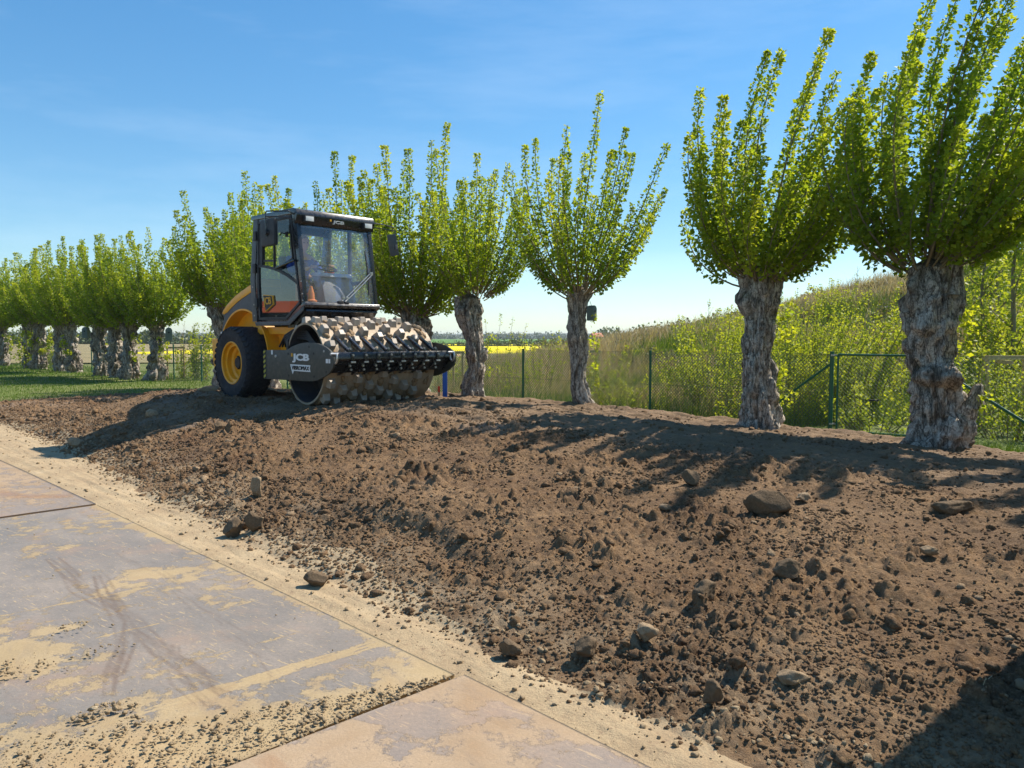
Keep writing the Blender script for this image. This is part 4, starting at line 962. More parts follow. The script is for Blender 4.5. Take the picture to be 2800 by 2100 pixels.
# ------------------------------------------------------------------ fence, gate
FA = np.array([5.2, 12.5]); FD = np.array([-17.9, 16.7]); FD = FD/np.hypot(*FD)
def on_fence(px):
    k = (px-1106)/1661; tt = (k*FA[1]-FA[0])/(FD[0]-k*FD[1]); return FA+FD*tt
FH = 1.36
FG = 'green chain link fence'
def post(parent, p, h=FH, r=.026, base=0):
    o = MB().tube([(0, 0, -.1), (0, 0, h)], r, 10).add(*(lambda: ([], []))()).build('post', M_green, parent)
    o.location = (p[0]-parent.location.x, p[1]-parent.location.y, base); return o
def chain(parent, p0, p1, h, cell=.062, name='wire_mesh', wr=.0045, z0=.02):
    p0 = np.array(p0, float)-[parent.location.x, parent.location.y]; p1 = np.array(p1, float)-[parent.location.x, parent.location.y]; L = np.hypot(*(p1-p0)); e = (p1-p0)/L; Ps = []
    k = -h
    A_ = []; 
    while k < L:
        for sgn in (0, 1):
            a, b_ = (k, 0), (k+h, h)
            if sgn: a, b_ = (k, h), (k+h, 0)
            u0, v0 = a; u1, v1 = b_
            if u0 < 0: f_ = -u0/(u1-u0); v0 = v0+(v1-v0)*f_; u0 = 0
            if u1 > L: f_ = (L-u0)/(u1-u0); v1 = v0+(v1-v0)*f_; u1 = L
            if u1-u0 > .02: A_.append([(u0, v0), ((u0+u1)/2, (v0+v1)/2), (u1, v1)])
        k += cell
    A_ = np.array(A_); P = np.stack([p0[0]+e[0]*A_[:, :, 0], p0[1]+e[1]*A_[:, :, 0], z0+A_[:, :, 1]], 2)
    zg = np.array([[0.0]])
    v, f = tubes(P, np.full(P.shape[:2], wr), 3); return npmesh(name, v, f, M_wire, parent)
fence = empty('chain_link_fence', (FA[0], FA[1], 0)); tag(fence, 'long green chain link fence with tubular posts running behind the trees', 'fence')
pend = on_fence(-40)
for px in (1405, 1130, 905, 745, 620, 505, 435, 375, 290, 198, 122, 57, 10): post(fence, on_fence(px))
post(fence, FA, FH+.02, .034)
seg = [on_fence(p) for p in (1800, 1405, 1130, 905, 745)]
for a, b_ in zip(seg[:-1], seg[1:]): chain(fence, a, b_, FH-.06)
chain(fence, on_fence(745), on_fence(435), FH-.06, .09, wr=.0022); chain(fence, on_fence(435), pend, FH-.06, .12, wr=.003)
w_ = MB(); e0 = (0, 0); e1 = pend-FA
for z in (FH-.03, .7, .08): w_.tube([(0, 0, z), (e1[0], e1[1], z)], .0035, 4)
w_.build('tension_wire', M_wire, fence)
bp = on_fence(1690)-FA; MB().tube([(0, 0, FH-.17), (bp[0], bp[1]-.0, .55), (bp[0]*1.55, bp[1]*1.55, .1)], .02, 8).build('brace', M_green, fence)
GA = FA-FD*.10; GB = on_fence(2032)
gate = empty('mesh_gate', (GA[0], GA[1], 0)); tag(gate, 'green framed chain link gate between the corner post and the thickest trunk', 'gate')
gv = GB-GA
MB().tube([(0, 0, .1), (0, 0, FH-.03)], .017, 8).tube([(0, 0, FH-.03), (gv[0], gv[1], FH-.03)], .017, 8).tube([(gv[0], gv[1], FH-.03), (gv[0], gv[1], .1)], .017, 8).tube([(0, 0, .1), (gv[0], gv[1], .1)], .017, 8).build('gate_frame', M_green, gate)
chain(gate, GA, GB, FH-.15, .062, z0=.1, wr=.0022)
for z in (FH-.04, .2): MB().box((-.05, .05, z), (.1, .03, .03), .004).build('hinge', M_steel, gate)
hp = FD*-.75; MB().box((hp[0]*.75, hp[1]*.75, .62), (.14, .03, .025), .004).build('latch', M_blackmatt, gate)
fence2 = empty('chain_link_fence', (GB[0], GB[1], 0)); tag(fence2, 'green chain link fence section with diagonal brace at the right edge of the photo', 'fence')
GC = GB-FD*4.2; post(fence2, GB-FD*.08, FH+.02, .034); post(fence2, GC)
chain(fence2, GB-FD*.1, GC, FH-.06, wr=.0022)
MB().tube([(-FD[0]*.1, -FD[1]*.1, FH-.3), (-FD[0]*1.7, -FD[1]*1.7, .02)], .021, 8).build('brace', M_green, fence2)
e1 = GC-GB; MB().tube([(0, 0, FH-.03), (e1[0], e1[1], FH-.03)], .0035, 4).build('tension_wire', M_wire, fence2)

# ------------------------------------------------------------------ tree stakes, posts, nest boxes
def stakes(px, d, h, w, label, n=3):
    x, y = at(px, d); r = empty('tree_stakes', (x, y, gz(x, y)-.05), rnd.uniform(-.2, .3)); tag(r, label, 'tree stakes', 'wooden stakes around young trees')
    pts = [(-w/2, -w*.3), (w/2, -w*.3), (w*.1, w*.5)][:n]
    for p in pts:
        o = MB().tube([(0, 0, 0), (0, 0, h)], .03, 8).build('stake', M_wood, r); o.location = (p[0], p[1], 0)
    MB().box((0, -w*.3, h-.03), (w+.1, .03, .07), .004).build('crossbar', M_wood, r)
    MB().box((w*.3, w*.1, h-.11), (.03, w*.95, .06), .004, Matrix.Rotation(-.35, 3, 'Z')).build('crossbar', M_wood, r)
stakes(383, 30.2, 1.3, .62, 'wooden stakes with crossbar left of the two slim shrubs at the far left')
stakes(462, 30.0, 1.3, .55, 'wooden stakes partly hidden by the yellow counterweight')
stakes(978, 20.5, 1.28, .5, 'wooden stakes right of the blue post behind the drum')
stakes(1270, 21.0, 1.15, .5, 'wooden stakes behind the slim tree with the nest box')
stakes(2152, 13.0, 1.35, .7, 'wooden stakes at the right edge behind the chain link')
bx_ = at(961, 15.3); br = MB().prism([(-.045, -.045), (.045, -.045), (.045, .045), (-.045, .045)], 0, 1.05, 'z', .006).build('blue_post', M_blue); br.location = (bx_[0], bx_[1], .25); tag(br, 'blue square post standing right behind the drum', 'post')
px2 = at(948, 15.0); pr = empty('marker_peg', (px2[0], px2[1], .33)); tag(pr, 'short wooden peg with red painted tip left of the blue post', 'peg')
MB().box((0, 0, .12), (.04, .04, .24), .004).build('peg', M_wood, pr); MB().box((0, 0, .27), (.042, .042, .12), .005).build('painted_tip', M_red, pr)
def nestbox(x, y, z, label, s=1, rz=0):
    r = empty('nest_box', (x, y, z), rz); tag(r, label, 'nest box')
    m = simple('nestbox_paint', (.12, .15, .13), .7)
    b = MB(); b.prism([(-.08, 0), (.08, 0), (.08, .26), (.05, .31), (0, .33), (-.05, .31), (-.08, .26)], -.08, .08, 'y', .008); b.build('box', m, r)
    MB().lathe([(.0, -.004), (.022, -.004), (.022, .004), (.0, .004)], (0, -.084, .2), 'y', 14).build('entrance_hole', M_blackmatt, r)
    MB().tube([(0, 0, .3), (-.03, .03, .42)], .005, 5).build('hanger', M_blackmatt, r)
    r.scale = (s, s, s)
nestbox(1.17+.215, 13.4, 1.90, 'grey green nest box hanging on the right side of the slim pollard trunk', .8, rz=.9)
nestbox(-13.4+.62, 28.7, 1.5, 'dark nest box on the rightmost tree of the far left group', 1.5, .4)
nestbox(-15.9+.1-.9, 30.2, 1.6, 'small nest box between the middle pairs of the far left group', 1.3)

exec_roller = True
# ------------------------------------------------------------------ the roller
PO = (-2.47, 12.07, .6); TH = R(-44); AR = R(-4)
rl = empty('road_roller', PO, TH)
tag(rl, 'yellow and black padfoot soil compactor with glazed cab driving along the crest', 'road roller')
def rot_part(o): o.rotation_euler = (0, 0, AR); return o
YL, YR = -.72, .66       # cab side planes
# drum ----------------------------------------------------------
DR, DY0, DY1, DZ = .615, -.84, 1.10, .615
dm = MB(); dm.lathe([(DR-.03, DY0+.0), (DR, DY0), (DR, DY1), (DR-.03, DY1), (DR-.03, DY1-.25), (DR-.03, DY0+.35)], (0, 0, DZ), 'y', 96)
drum = rot_part(dm.build('drum', M_worn, rl))
dm = MB(); dm.lathe([(DR-.034, DY0+.01), (DR-.036, DY0+.45), (.0, DY0+.5)], (0, 0, DZ), 'y', 64); dm.lathe([(DR-.034, DY1-.01), (DR-.036, DY1-.2), (.0, DY1-.22)], (0, 0, DZ), 'y', 48)
dm.lathe([(.22, DY0+.1), (.22, DY0+.45)], (0, 0, DZ), 'y', 32); dm.lathe([(.12, DY0+.02), (.22, DY0+.1)], (0, 0, DZ), 'y', 32)
dm.build('drum_core', M_inner, drum)
NR, NP = 9, 14
pm = MB(); hw, hl = .060, .072; tw, tl, ph_ = .043, .048, .100
pm.add([(-hl, -hw, -.02), (hl, -hw, -.02), (hl, hw, -.02), (-hl, hw, -.02), (-hl, -hw, 0), (hl, -hw, 0), (hl, hw, 0), (-hl, hw, 0), (-tl, -tw, ph_), (tl, -tw, ph_), (tl, tw, ph_), (-tl, tw, ph_)],
       [(0, 1, 2, 3), (0, 1, 5, 4), (1, 2, 6, 5), (2, 3, 7, 6), (3, 0, 4, 7), (4, 5, 9, 8), (5, 6, 10, 9), (6, 7, 11, 10), (7, 4, 8, 11), (8, 9, 10, 11)])
bm = bmesh.new(); me = bpy.data.meshes.new('pad'); me.from_pydata(pm.v, [], pm.f); bm.from_mesh(me); bmesh.ops.recalc_face_normals(bm, faces=bm.faces[:])
bmesh.ops.bevel(bm, geom=[e for e in bm.edges if max(v.co.z for v in e.verts) > .05], offset=.006, segments=1, affect='EDGES'); bm.to_mesh(me); bm.free(); me.materials.append(M_pad)
cnt = 0
for j in range(NR):
    yy = -.735+.2135*j
    for k in range(NP):
        a = 2*math.pi*(k+.5*(j % 2)+.12*j)/NP
        # pads buried in the soil under the drum are left out
        if math.sin(a) < -.93: continue
        cnt += 1
        if cnt > 100: break
        o = bpy.data.objects.new('pad', me); link(o, drum)
        o.matrix_local = Matrix.Translation((math.cos(a)*DR, yy, DZ+math.sin(a)*DR)) @ Matrix.Rotation(-a+math.pi/2, 4, 'Y')
# soil caked on the drum between the pads
g = np.random.default_rng(3); n = 330; a = g.uniform(-1.35, 2.9, n); yy = -.735+.2135*g.integers(0, NR, n)+g.normal(0, .02, n); off_ = DR+.012
mx_, mz_ = np.cos(a)*off_, DZ+np.sin(a)*off_
dv = []; df_ = []; o_ = 0
for i in range(n):
    v, f = SHAPES2[i % 5]; c_, s__ = math.cos(-a[i]+math.pi/2), math.sin(-a[i]+math.pi/2); q = v*np.array([g.uniform(.03, .09), g.uniform(.03, .055), g.uniform(.012, .035)])
    x_ = q[:, 0]*c_+q[:, 2]*s__; z_ = -q[:, 0]*s__+q[:, 2]*c_
    dv.append(np.stack([x_+mx_[i], q[:, 1]+yy[i], z_+mz_[i]], 1)); df_.append(f+o_); o_ += len(v)
rot_part(npmesh('caked_soil', np.concatenate(dv), np.concatenate(df_), simple('dry_mud', (.27, .18, .10), .95, var=.3, scale=20, bmp=.6), rl, smooth=True))['kind'] = 'stuff'
# drum frame
PL = [(-1.21, .807), (-.43, .815), (-.33, .835), (-.194, .876), (.051, .919), (.25, .935), (.404, .93), (.58, .92), (.702, .901), (.82, .87), (.9, .841), (.98, .80), (1.02, .772), (1.045, .70), (1.045, .64), (1.016, .58), (.9, .50), (.762, .448), (.58, .395), (.385, .37), (.1, .362), (-.213, .36), (-1.21, .345)]
fr = MB(); fr.prism(PL, -.945, -.915, 'y', .004)
frame = rot_part(fr.build('drum_frame', M_platepaint, rl))
fr = MB(); fr.prism(PL, 1.17, 1.20, 'y', .004); fr.build('far_side_plate', M_platepaint, frame)
fb = MB(); fb.prism([(.80, .80), (.98, .80), (1.0, .76), (1.0, .70), (.96, .66), (.86, .60), (.78, .50), (.76, .50), (.80, .70)], -.915, 1.17, 'y', .006); fb.build('front_beam', M_black, frame)
fb = MB(); fb.box((-1.12, .12, .58), (.16, 2.07, .42), .01); fb.box((-.93, .12, .74), (.25, 2.0, .06), .005); fb.build('rear_beam', M_platepaint, frame)
# hub carrier inside the near rim
hb = MB(); hb.lathe([(.0, -.93), (.26, -.93), (.26, -.78), (.16, -.76)], (.15, 0, .64), 'y', 32); hb.build('hub_mount', M_inner, frame)
for (hx_, hz_) in [(.325, .871), (-.345, .76), (.463, .773), (-.779, .734), (.008, .485), (-.337, .43), (.464, .441), (.826, .522)]:
    MB().lathe([(.0, -.950), (.016, -.950), (.019, -.944)], (hx_, 0, hz_), 'y', 14).build('bolt', M_blackmatt, frame)
MB().lathe([(.0, -.951), (.016, -.951), (.018, -.945)], (.773, 0, .813), 'y', 14).build('bolt', M_steel, frame)
MB().lathe([(.0, -.958), (.022, -.956), (.026, -.946)], (-.77, 0, .715), 'y', 14).build('lifting_eye', M_steel, frame)
hz = MB(); hz.prism([(-1.212, .346), (-1.13, .346), (-1.13, .806), (-1.212, .806)], -.949, -.945, 'y'); hz.build('hazard_strip', M_blackmatt, frame)
hz = MB()
for k in range(6):
    z = .36+k*.078; hz.prism([(-1.208, z), (-1.208, min(z+.036, .80)), (-1.134, min(z+.066, .804)), (-1.134, min(z+.03, .80))], -.953, -.95, 'y')
hz.build('hazard_stripes', M_hazard, frame)
text('lettering', 'JCB', (-.195, -.9455, .632), (1, 0, 0), (0, 0, 1), .53, .135, M_white, frame, .04)
MB().box((-.215, -.948, .745), (.05, .004, .05)).build('logo_square', M_ydecal, frame)
lb = MB(); lb.prism([(-.275, .602), (.365, .602), (.345, .555), (.365, .505), (-.16, .505), (-.2, .455)], -.949, -.945, 'y'); lb.build('logo_banner', M_white, frame)
text('lettering', 'VIBROMAX', (-.215, -.9495, .523), (1, 0, 0), (0, 0, 1), .55, .062, M_blackmatt, frame, .0, .0)
MB().box((-.90, -.948, .775), (.05, .004, .07)).build('decal', M_white, frame)
MB().box((.86, -.948, .675), (.06, .004, .06)).box((.93, -.948, .675), (.045, .004, .06)).build('decal', M_white, frame)
# scrapers
for k in range(8):
    yy = -.625+.2135*k
    sc_ = MB(); sc_.prism([(.50, 1.02), (.525, 1.035), (.90, .835), (1.01, .70), (.985, .69), (.87, .80), (.50, 1.0)], yy-.022, yy+.022, 'y', .004)
    sc_.box((.93, yy, .81), (.05, .07, .05), .006); sc_.box((1.005, yy, .725), (.02, .05, .12), .004)
    so_ = rot_part(sc_.build('scraper', M_black, rl))
    MB().box((1.008, yy+.01, .655), (.016, .075, .024), .003).build('wear_tip', M_steel, so_)
    bb = MB()
    for (bx2, bz2) in ((.94, .845), (1.02, .755), (.925, .60), (.90, .545)): bb.lathe([(0, .02), (.016, .02), (.018, 0), (.0, 0)], (bx2, yy+(.03 if bz2 < .6 else 0), bz2), 'x', 8)
    bb.build('bolt', M_rivet, so_)
    ls = MB(); ls.prism([(.55, .44), (.575, .44), (.80, .60), (.92, .64), (.92, .61), (.80, .52)], yy-.02, yy+.02, 'y', .003); ls.build('lower_blade', M_black, so_)
for yy in (-.90, 1.14):
    sh_ = MB(); P = [(1.05+.05*math.sin(q), yy-.02, .70-.075*math.cos(q)+.02) for q in np.linspace(-2.4, 2.4, 14)]; sh_.tube(P, .014, 8); sh_.lathe([(0, -.06), (.018, -.06), (.018, .06), (0, .06)], (1.02, yy-.02, .775), 'y', 10)
    rot_part(sh_.build('tow_shackle', M_steel, rl))
# hoses behind the drum
hs = MB()
for k in range(5):
    q = .03*k; hs.tube([(-1.15, -.5-.05*k, .86), (-.9, -.72, .92+q), (-.55, -.76, 1.0+q), (-.2, -.70, .98+q), (.1, -.62, .80)], .017, 7)
rot_part(hs.build('hydraulic_hoses', M_blackmatt, rl))
MB().box((-.62, -.80, .88), (.06, .03, .2), .004).build('hose_bracket', M_blackmatt, rl)
# chassis, counterweight, hood -------------------------------------
ch = MB(); ch.prism([(-2.2, .60), (-1.55, .60), (-1.15, .80), (-.85, .95), (-.85, 1.17), (-2.2, 1.17)], -.40, .45, 'y', .01)
ch.box((-1.45, .03, 1.12), (1.2, 1.15, .12), .01); ch.build('chassis', M_yellow, rl)
MB().box((-1.28, -.42, 1.12), (.14, .06, .1), .008).box((-1.0, -.43, 1.1), (.05, .03, .05), .003).build('bracket', M_yellow, rl)
MB().prism([(-1.15, .45), (-.9, .55), (-.9, .85), (-1.2, .85)], -.2, .25, 'y', .01).build('articulation_joint', M_blackmatt, rl)
cw = MB(); cw.prism([(-3.46, .985), (-2.9, .985), (-2.9, .50), (-3.38, .44), (-3.44, .62)], -.70, .74, 'y', .015); cw.build('counterweight', M_yellow, rl)
MB().tube([(-3.45, -.6, .92), (-3.53, -.6, .88), (-3.53, -.6, .78), (-3.45, -.6, .74)], .015, 6).build('tow_hook', M_blackmatt, rl)
HT = [(-1.75, 1.975), (-2.13, 1.89), (-2.45, 1.80), (-2.65, 1.735), (-2.83, 1.66), (-3.02, 1.57), (-3.175, 1.45), (-3.255, 1.25), (-3.295, 1.02)]
ACX, ACZ, AR_ = -2.42, .60, .89
arch = [(ACX+AR_*math.cos(R(a)), ACZ+AR_*math.sin(R(a))) for a in range(150, 38, -7)]
hd = MB(); hd.prism([(-1.74, 1.24), (-1.74, 1.86)]+[(x_+.004, z_-.115) for x_, z_ in HT[1:6]]+[(-3.10, 1.42), (-3.18, 1.24), (-3.285, 1.02), (-3.21, 1.02)]+arch, YL+.10, .64, 'y'); hd.build('hood', M_grey, rl)
hd = MB(); o_in = [(x_+.03, z_-.12) for x_, z_ in HT[:6]]
hd.prism(HT[:7]+[(-3.13, 1.42)]+o_in[::-1], YL+.09, .65, 'y', .008); hd.build('hood_top', M_yellow, rl)
MB().box((-3.17, YL+.095, 1.08), (.16, .012, .06)).build('decal', M_white, rl)
for sg in (-1, 1):
    yc0, yc1 = (YL+.085, -.40) if sg < 0 else (.44, .655)
    V_ = []; F_ = []; nn_ = 30
    for k in range(nn_+1):
        a = R(-8+165*k/nn_)
        for (r_, y_) in ((AR_+.012, yc0), (AR_+.012, yc1), (AR_-.018, yc1), (AR_-.018, yc0)): V_.append((ACX+r_*math.cos(a), y_, ACZ+r_*math.sin(a)))
    for k in range(nn_):
        for q in range(4): F_.append((k*4+q, k*4+(q+1) % 4, k*4+4+(q+1) % 4, k*4+4+q))
    F_ += [(0, 1, 2, 3), tuple(nn_*4+q for q in (3, 2, 1, 0))]
    MB().add(V_, F_).build('fender', M_yellow, rl)
    wy = yc1 if sg < 0 else yc0
    MB().prism([(ACX+(AR_-.01)*math.cos(R(a)), ACZ+(AR_-.01)*math.sin(R(a))) for a in range(-8, 170, 9)]+[(ACX-.88, ACZ)], wy-.01, wy+.01, 'y').build('wheel_well', M_yellow, rl)
# wheels
def wheel(yo, yi, sg):
    w_ = empty('rear_wheel', (-2.36, 0, .575)); w_.parent = rl
    prof = [(.36, yo), (.42, yo-.018*sg), (.50, yo-.028*sg), (.56, yo-.02*sg), (.592, yo+.012*sg), (.608, yo+.05*sg), (.612, (yo+yi)/2), (.608, yi-.05*sg), (.592, yi-.015*sg), (.56, yi+.018*sg), (.50, yi+.02*sg), (.36, yi)]
    tb_ = MB(); tb_.lathe(prof, (0, 0, 0), 'y', 72); ty = tb_.build('tyre', M_rubber, w_)
    # round turf lugs
    lg = MB(); NL = 34
    for row in range(6):
        yy = yo+sg*(.012+(abs(yi-yo)-.024)*row/5.); 
        for k in range(NL):
            a = 2*math.pi*(k+.5*(row % 2))/NL; rr = .600 if row in (0, 5) else .612; rad_ = .050; pts = []
            tang = Vector((-math.sin(a), 0, math.cos(a))); nrm = Vector((math.cos(a), 0, math.sin(a)));
            if row in (0, 5): nrm = (nrm+Vector((0, (-sg if row == 0 else sg)*.55, 0))).normalized()
            ax_ = tang.cross(nrm); c0_ = Vector((math.cos(a)*(rr-.02), yy, math.sin(a)*(rr-.02)))
            V_ = []
            for (f1, hh_) in ((1.05, 0), (1.0, .020), (.82, .028)):
                for q in range(7): an = 2*math.pi*q/7; V_.append(c0_+(tang*math.cos(an)+ax_*math.sin(an))*rad_*f1+nrm*hh_)
            F_ = [(i*7+q, i*7+(q+1) % 7, i*7+7+(q+1) % 7, i*7+7+q) for i in range(2) for q in range(7)]+[tuple(14+q for q in range(7))]
            lg.add([v[:] for v in V_], F_)
    lg.build('tread_lugs', M_rubber, w_)
    rm = MB(); rm.lathe([(.37, yo), (.355, yo-.012*sg), (.335, yo-.002*sg), (.33, yo+.05*sg), (.285, yo+.06*sg), (.28, yo+.13*sg), (.235, yo+.15*sg), (.22, yo+.19*sg), (0, yo+.19*sg)], (0, 0, 0), 'y', 56); rm.build('rim', M_yellow, w_)
    hb_ = MB(); hb_.lathe([(.0, yo+.10*sg), (.09, yo+.10*sg), (.105, yo+.12*sg), (.105, yo+.195*sg)], (0, 0, 0), 'y', 24)
    for k in range(8): a = k*math.pi/4; hb_.lathe([(0, yo+.155*sg), (.013, yo+.155*sg), (.013, yo+.19*sg)], (.15*math.cos(a), 0, .15*math.sin(a)), 'y', 6)
    hb_.build('hub', M_blackmatt, w_)
wheel(-.87, -.45, 1); wheel(.89, .47, -1)
# cab -------------------------------------------------------------
SA = [(-1.815, 1.275), (-1.90, 1.96), (-1.755, 2.965), (-.49, 2.945), (-.262, 1.505), (-.75, 1.265)]
cb = MB()
def side(y0, y1, rear_w=.16, mb=cb):
    # rear pillar, roof rail, front pillar, sill, knee
    mb.prism([(-1.85, 1.275), (-1.905, 1.96), (-1.755, 2.955), (-1.755+rear_w, 2.94), (-1.905+rear_w+.03, 1.96), (-1.85+rear_w, 1.275)], y0, y1, 'y', .008)
    mb.prism([(-.62, 2.93), (-.47, 2.93), (-.262, 1.505), (-.375, 1.545)], y0, y1, 'y', .01)
    mb.prism([(-1.60, 2.95), (-.62, 2.935), (-.62, 2.87), (-1.60, 2.88)], y0+.002, y1-.002, 'y')
    mb.prism([(-1.69, 1.275), (-.80, 1.275), (-.40, 1.50), (-.262, 1.505), (-.75, 1.235), (-1.69, 1.235)], y0+.002, y1-.002, 'y')
side(YL, YL+.07); side(YR-.07, YR)
cb.build('cab_frame', M_black, rl)
cg = MB(); cg.prism([(-1.86, 1.27), (-1.912, 1.96), (-1.762, 2.962), (-1.62, 2.945), (-1.765, 1.96), (-1.715, 1.27)], YL-.012, YL-.002, 'y', .003)
cg.prism([(-1.79, 1.262), (-.745, 1.258), (-.255, 1.49), (-.265, 1.42), (-.68, 1.20), (-1.75, 1.20)], YL-.012, YL-.002, 'y', .003)
cg.build('door_surround', M_grey, rl)
bv_ = MB()
for (a_, b_) in [(-1.83, 1.84), (-1.795, 1.55), (-1.79, 1.37)]: bv_.lathe([(0, YL-.018), (.014, YL-.018), (.016, YL-.01)], (a_, 0, b_), 'y', 8)
for (a_, b_) in [(-.33, 1.86), (-.30, 1.67), (-.29, 1.57)]: bv_.lathe([(0, YL-.01), (.012, YL-.01), (.014, YL)], (a_, 0, b_), 'y', 8)
bv_.build('bolt', M_rivet, rl)
# roof with front fascia
rf = MB(); rf.prism([(-1.83, 2.93), (-1.80, 2.995), (-.50, 2.985), (-.42, 2.965), (-.385, 2.90), (-.385, 2.86), (-.44, 2.745), (-.50, 2.745), (-.52, 2.90)], YL-.03, YR+.03, 'y', .012)
roof = rf.build('roof', M_black, rl)
for yy in (-.555, .53):
    lp = MB(); lp.box((-.385, yy, 2.825), (.09, .17, .105), .01); w_ = lp.build('work_lamp', M_blackmatt, roof)
    ln = MB(); ln.box((-.336, yy, 2.822), (.012, .135, .072), .004); ln.build('lens', M_lamp, w_)
text('lettering', 'JCB', (-.398, -.115, 2.79), (0, 1, 0), (.35, 0, .93), .21, .062, M_white, roof, .04)
MB().box((-.388, -.15, 2.845), (.008, .03, .03)).build('logo_square', M_ydecal, roof)
# front lower panel, floor, rear wall
fp = MB(); fp.prism([(-.262, 1.555), (-.235, 1.545), (-.215, 1.505), (-.23, 1.47), (-.30, 1.44), (-.36, 1.44), (-.36, 1.50), (-.30, 1.555)], YL, YR, 'y', .006)
fp.prism([(-.26, 1.44), (-.245, 1.41), (-.28, 1.395), (-.36, 1.30), (-.62, 1.16), (-.80, 1.16), (-.80, 1.24), (-.40, 1.44)], YL+.03, YR-.03, 'y', .006)
fp.build('front_panel', M_black, rl)
MB().box((-1.2, -.03, 1.25), (1.0, 1.28, .03)).build('cab_floor', M_blackmatt, rl)
fs_ = MB()
for y0, y1 in ((YL+.01, YL+.06), (YR-.06, YR-.01)): fs_.prism([(-.520, 2.76), (-.47, 2.76), (-.262, 1.55), (-.31, 1.55)], y0, y1, 'y', .004)
fs_.prism([(-.505, 2.75), (-.465, 2.75), (-.46, 2.71), (-.50, 2.71)], YL+.06, YR-.06, 'y')
fs_.build('windshield_frame', M_black, rl)
ws = MB(); ws.add([(-.455, YL+.05, 2.73), (-.455, YR-.05, 2.73), (-.278, YR-.05, 1.55), (-.278, YL+.05, 1.55)], [(0, 1, 2, 3)]); ws.build('windshield', M_glass, rl)
# right (far) side glazing with middle bar, rear wall with window and pillars
rg = MB(); rg.add([(-1.62, YR-.03, 1.40), (-.40, YR-.03, 1.55), (-.62, YR-.03, 2.87), (-1.60, YR-.03, 2.87)], [(0, 1, 2, 3)]); rg.build('side_window', M_glass3, rl)
rw = MB(); rw.box((-1.80, -.03, 1.62), (.05, 1.3, .74), .01); rw.box((-1.80, -.03, 2.86), (.06, 1.3, .16), .01); rw.box((-1.83, .08, 2.4), (.06, .20, .95), .01)
rw.box((-1.1, YR-.035, 1.92), (1.0, .05, .06), .01); rw.box((-1.02, YR-.035, 2.35), (.06, .05, .95), .008); rw.build('rear_wall', M_blackmatt, rl)
rg = MB(); rg.add([(-1.835, YL+.06, 1.98), (-1.835, YR-.05, 1.98), (-1.77, YR-.05, 2.8), (-1.77, YL+.06, 2.8)], [(0, 1, 2, 3)]); rg.build('rear_window', M_glass3, rl)
# door
ARC = [(-1.662, 2.173), (-1.5, 2.163), (-1.319, 2.133), (-1.2, 2.11), (-1.083, 2.083), (-.96, 2.05), (-.853, 2.011), (-.76, 1.98), (-.674, 1.942), (-.55, 1.89), (-.434, 1.835)]
dr = MB(); yd0, yd1 = YL-.008, YL+.03
def band(mb, P, w, y0, y1):
    n_ = len(P); up_ = []; dn = []
    for i in range(n_):
        a_ = Vector((P[max(0, i-1)][0], P[max(0, i-1)][1])); b_ = Vector((P[min(n_-1, i+1)][0], P[min(n_-1, i+1)][1])); d_ = (b_-a_).normalized(); q = Vector((-d_.y, d_.x))*w/2
        up_.append((P[i][0]+q.x, P[i][1]+q.y)); dn.append((P[i][0]-q.x, P[i][1]-q.y))
    mb.prism(up_+dn[::-1], y0, y1, 'y')
band(dr, ARC, .04, yd0, yd1)
band(dr, [(-1.63, 2.86), (-1.655, 2.2), (-1.66, 1.9), (-1.63, 1.30)], .045, yd0-.002, yd1)
band(dr, [(-1.63, 1.315), (-.79, 1.31), (-.37, 1.55)], .045, yd0-.001, yd1)
band(dr, [(-1.62, 2.87), (-.60, 2.87)], .04, yd0-.001, yd1); band(dr, [(-.60, 2.86), (-.385, 1.56)], .04, yd0-.002, yd1)
door = dr.build('door', M_blackmatt, rl)
d2 = MB(); d2.prism([(-1.64, 2.84), (-1.50, 2.84), (-1.525, 2.19), (-1.65, 2.19)], YL+.0, YL+.05, 'y'); band(d2, [(-1.50, 2.25), (-1.12, 2.23)], .03, YL+.01, YL+.03); d2.build('inner_frame', M_blackmatt, door)
gl_ = MB(); gy_ = YL+.012
gl_.add([(x_, gy_, z_) for x_, z_ in [(-1.66, 1.32), (-.79, 1.32), (-.385, 1.56), (-.434, 1.83), (-.674, 1.935), (-.853, 2.0), (-1.083, 2.075), (-1.319, 2.125), (-1.66, 2.165)]], [tuple(range(9))]); gl_.build('lower_glass', M_glass2, door)
gl_ = MB(); gl_.add([(-1.115, gy_, 2.86), (-.62, gy_, 2.86), (-.55, gy_, 2.22), (-.80, gy_, 2.14), (-1.13, gy_, 2.09)], [(0, 1, 2, 3, 4)]); gl_.build('upper_glass', M_glass3, door)
gl_ = MB(); gl_.add([(-.50, gy_, 2.12), (-.46, gy_, 1.87), (-.66, gy_, 1.955), (-.84, gy_, 2.02), (-.93, gy_, 2.07)], [(0, 1, 2, 3, 4)]); gl_.build('quarter_glass', M_glass3, door)
tr_ = MB(); band(tr_, [(-1.12, 2.86), (-1.135, 2.09)], .025, yd0-.004, yd1-.01); band(tr_, [(-1.13, 2.095), (-.85, 2.13), (-.56, 2.23)], .03, yd0-.004, yd1-.01); band(tr_, [(-.64, 2.86), (-.565, 2.23)], .02, yd0-.004, yd1-.01); tr_.build('glass_trim', M_blackmatt, door)
hb_ = MB(); hb_.tube([(-1.02, YL-.03, 2.105), (-.75, YL-.035, 2.145), (-.47, YL-.03, 2.19)], .018, 8); hb_.build('grab_bar', M_black, door)
for (a_, b_) in ((-1.70, 2.663), (-1.745, 2.142), (-1.70, 1.575)): MB().box((a_, YL-.022, b_), (.09, .03, .15), .006).build('hinge', M_blackmatt, door)
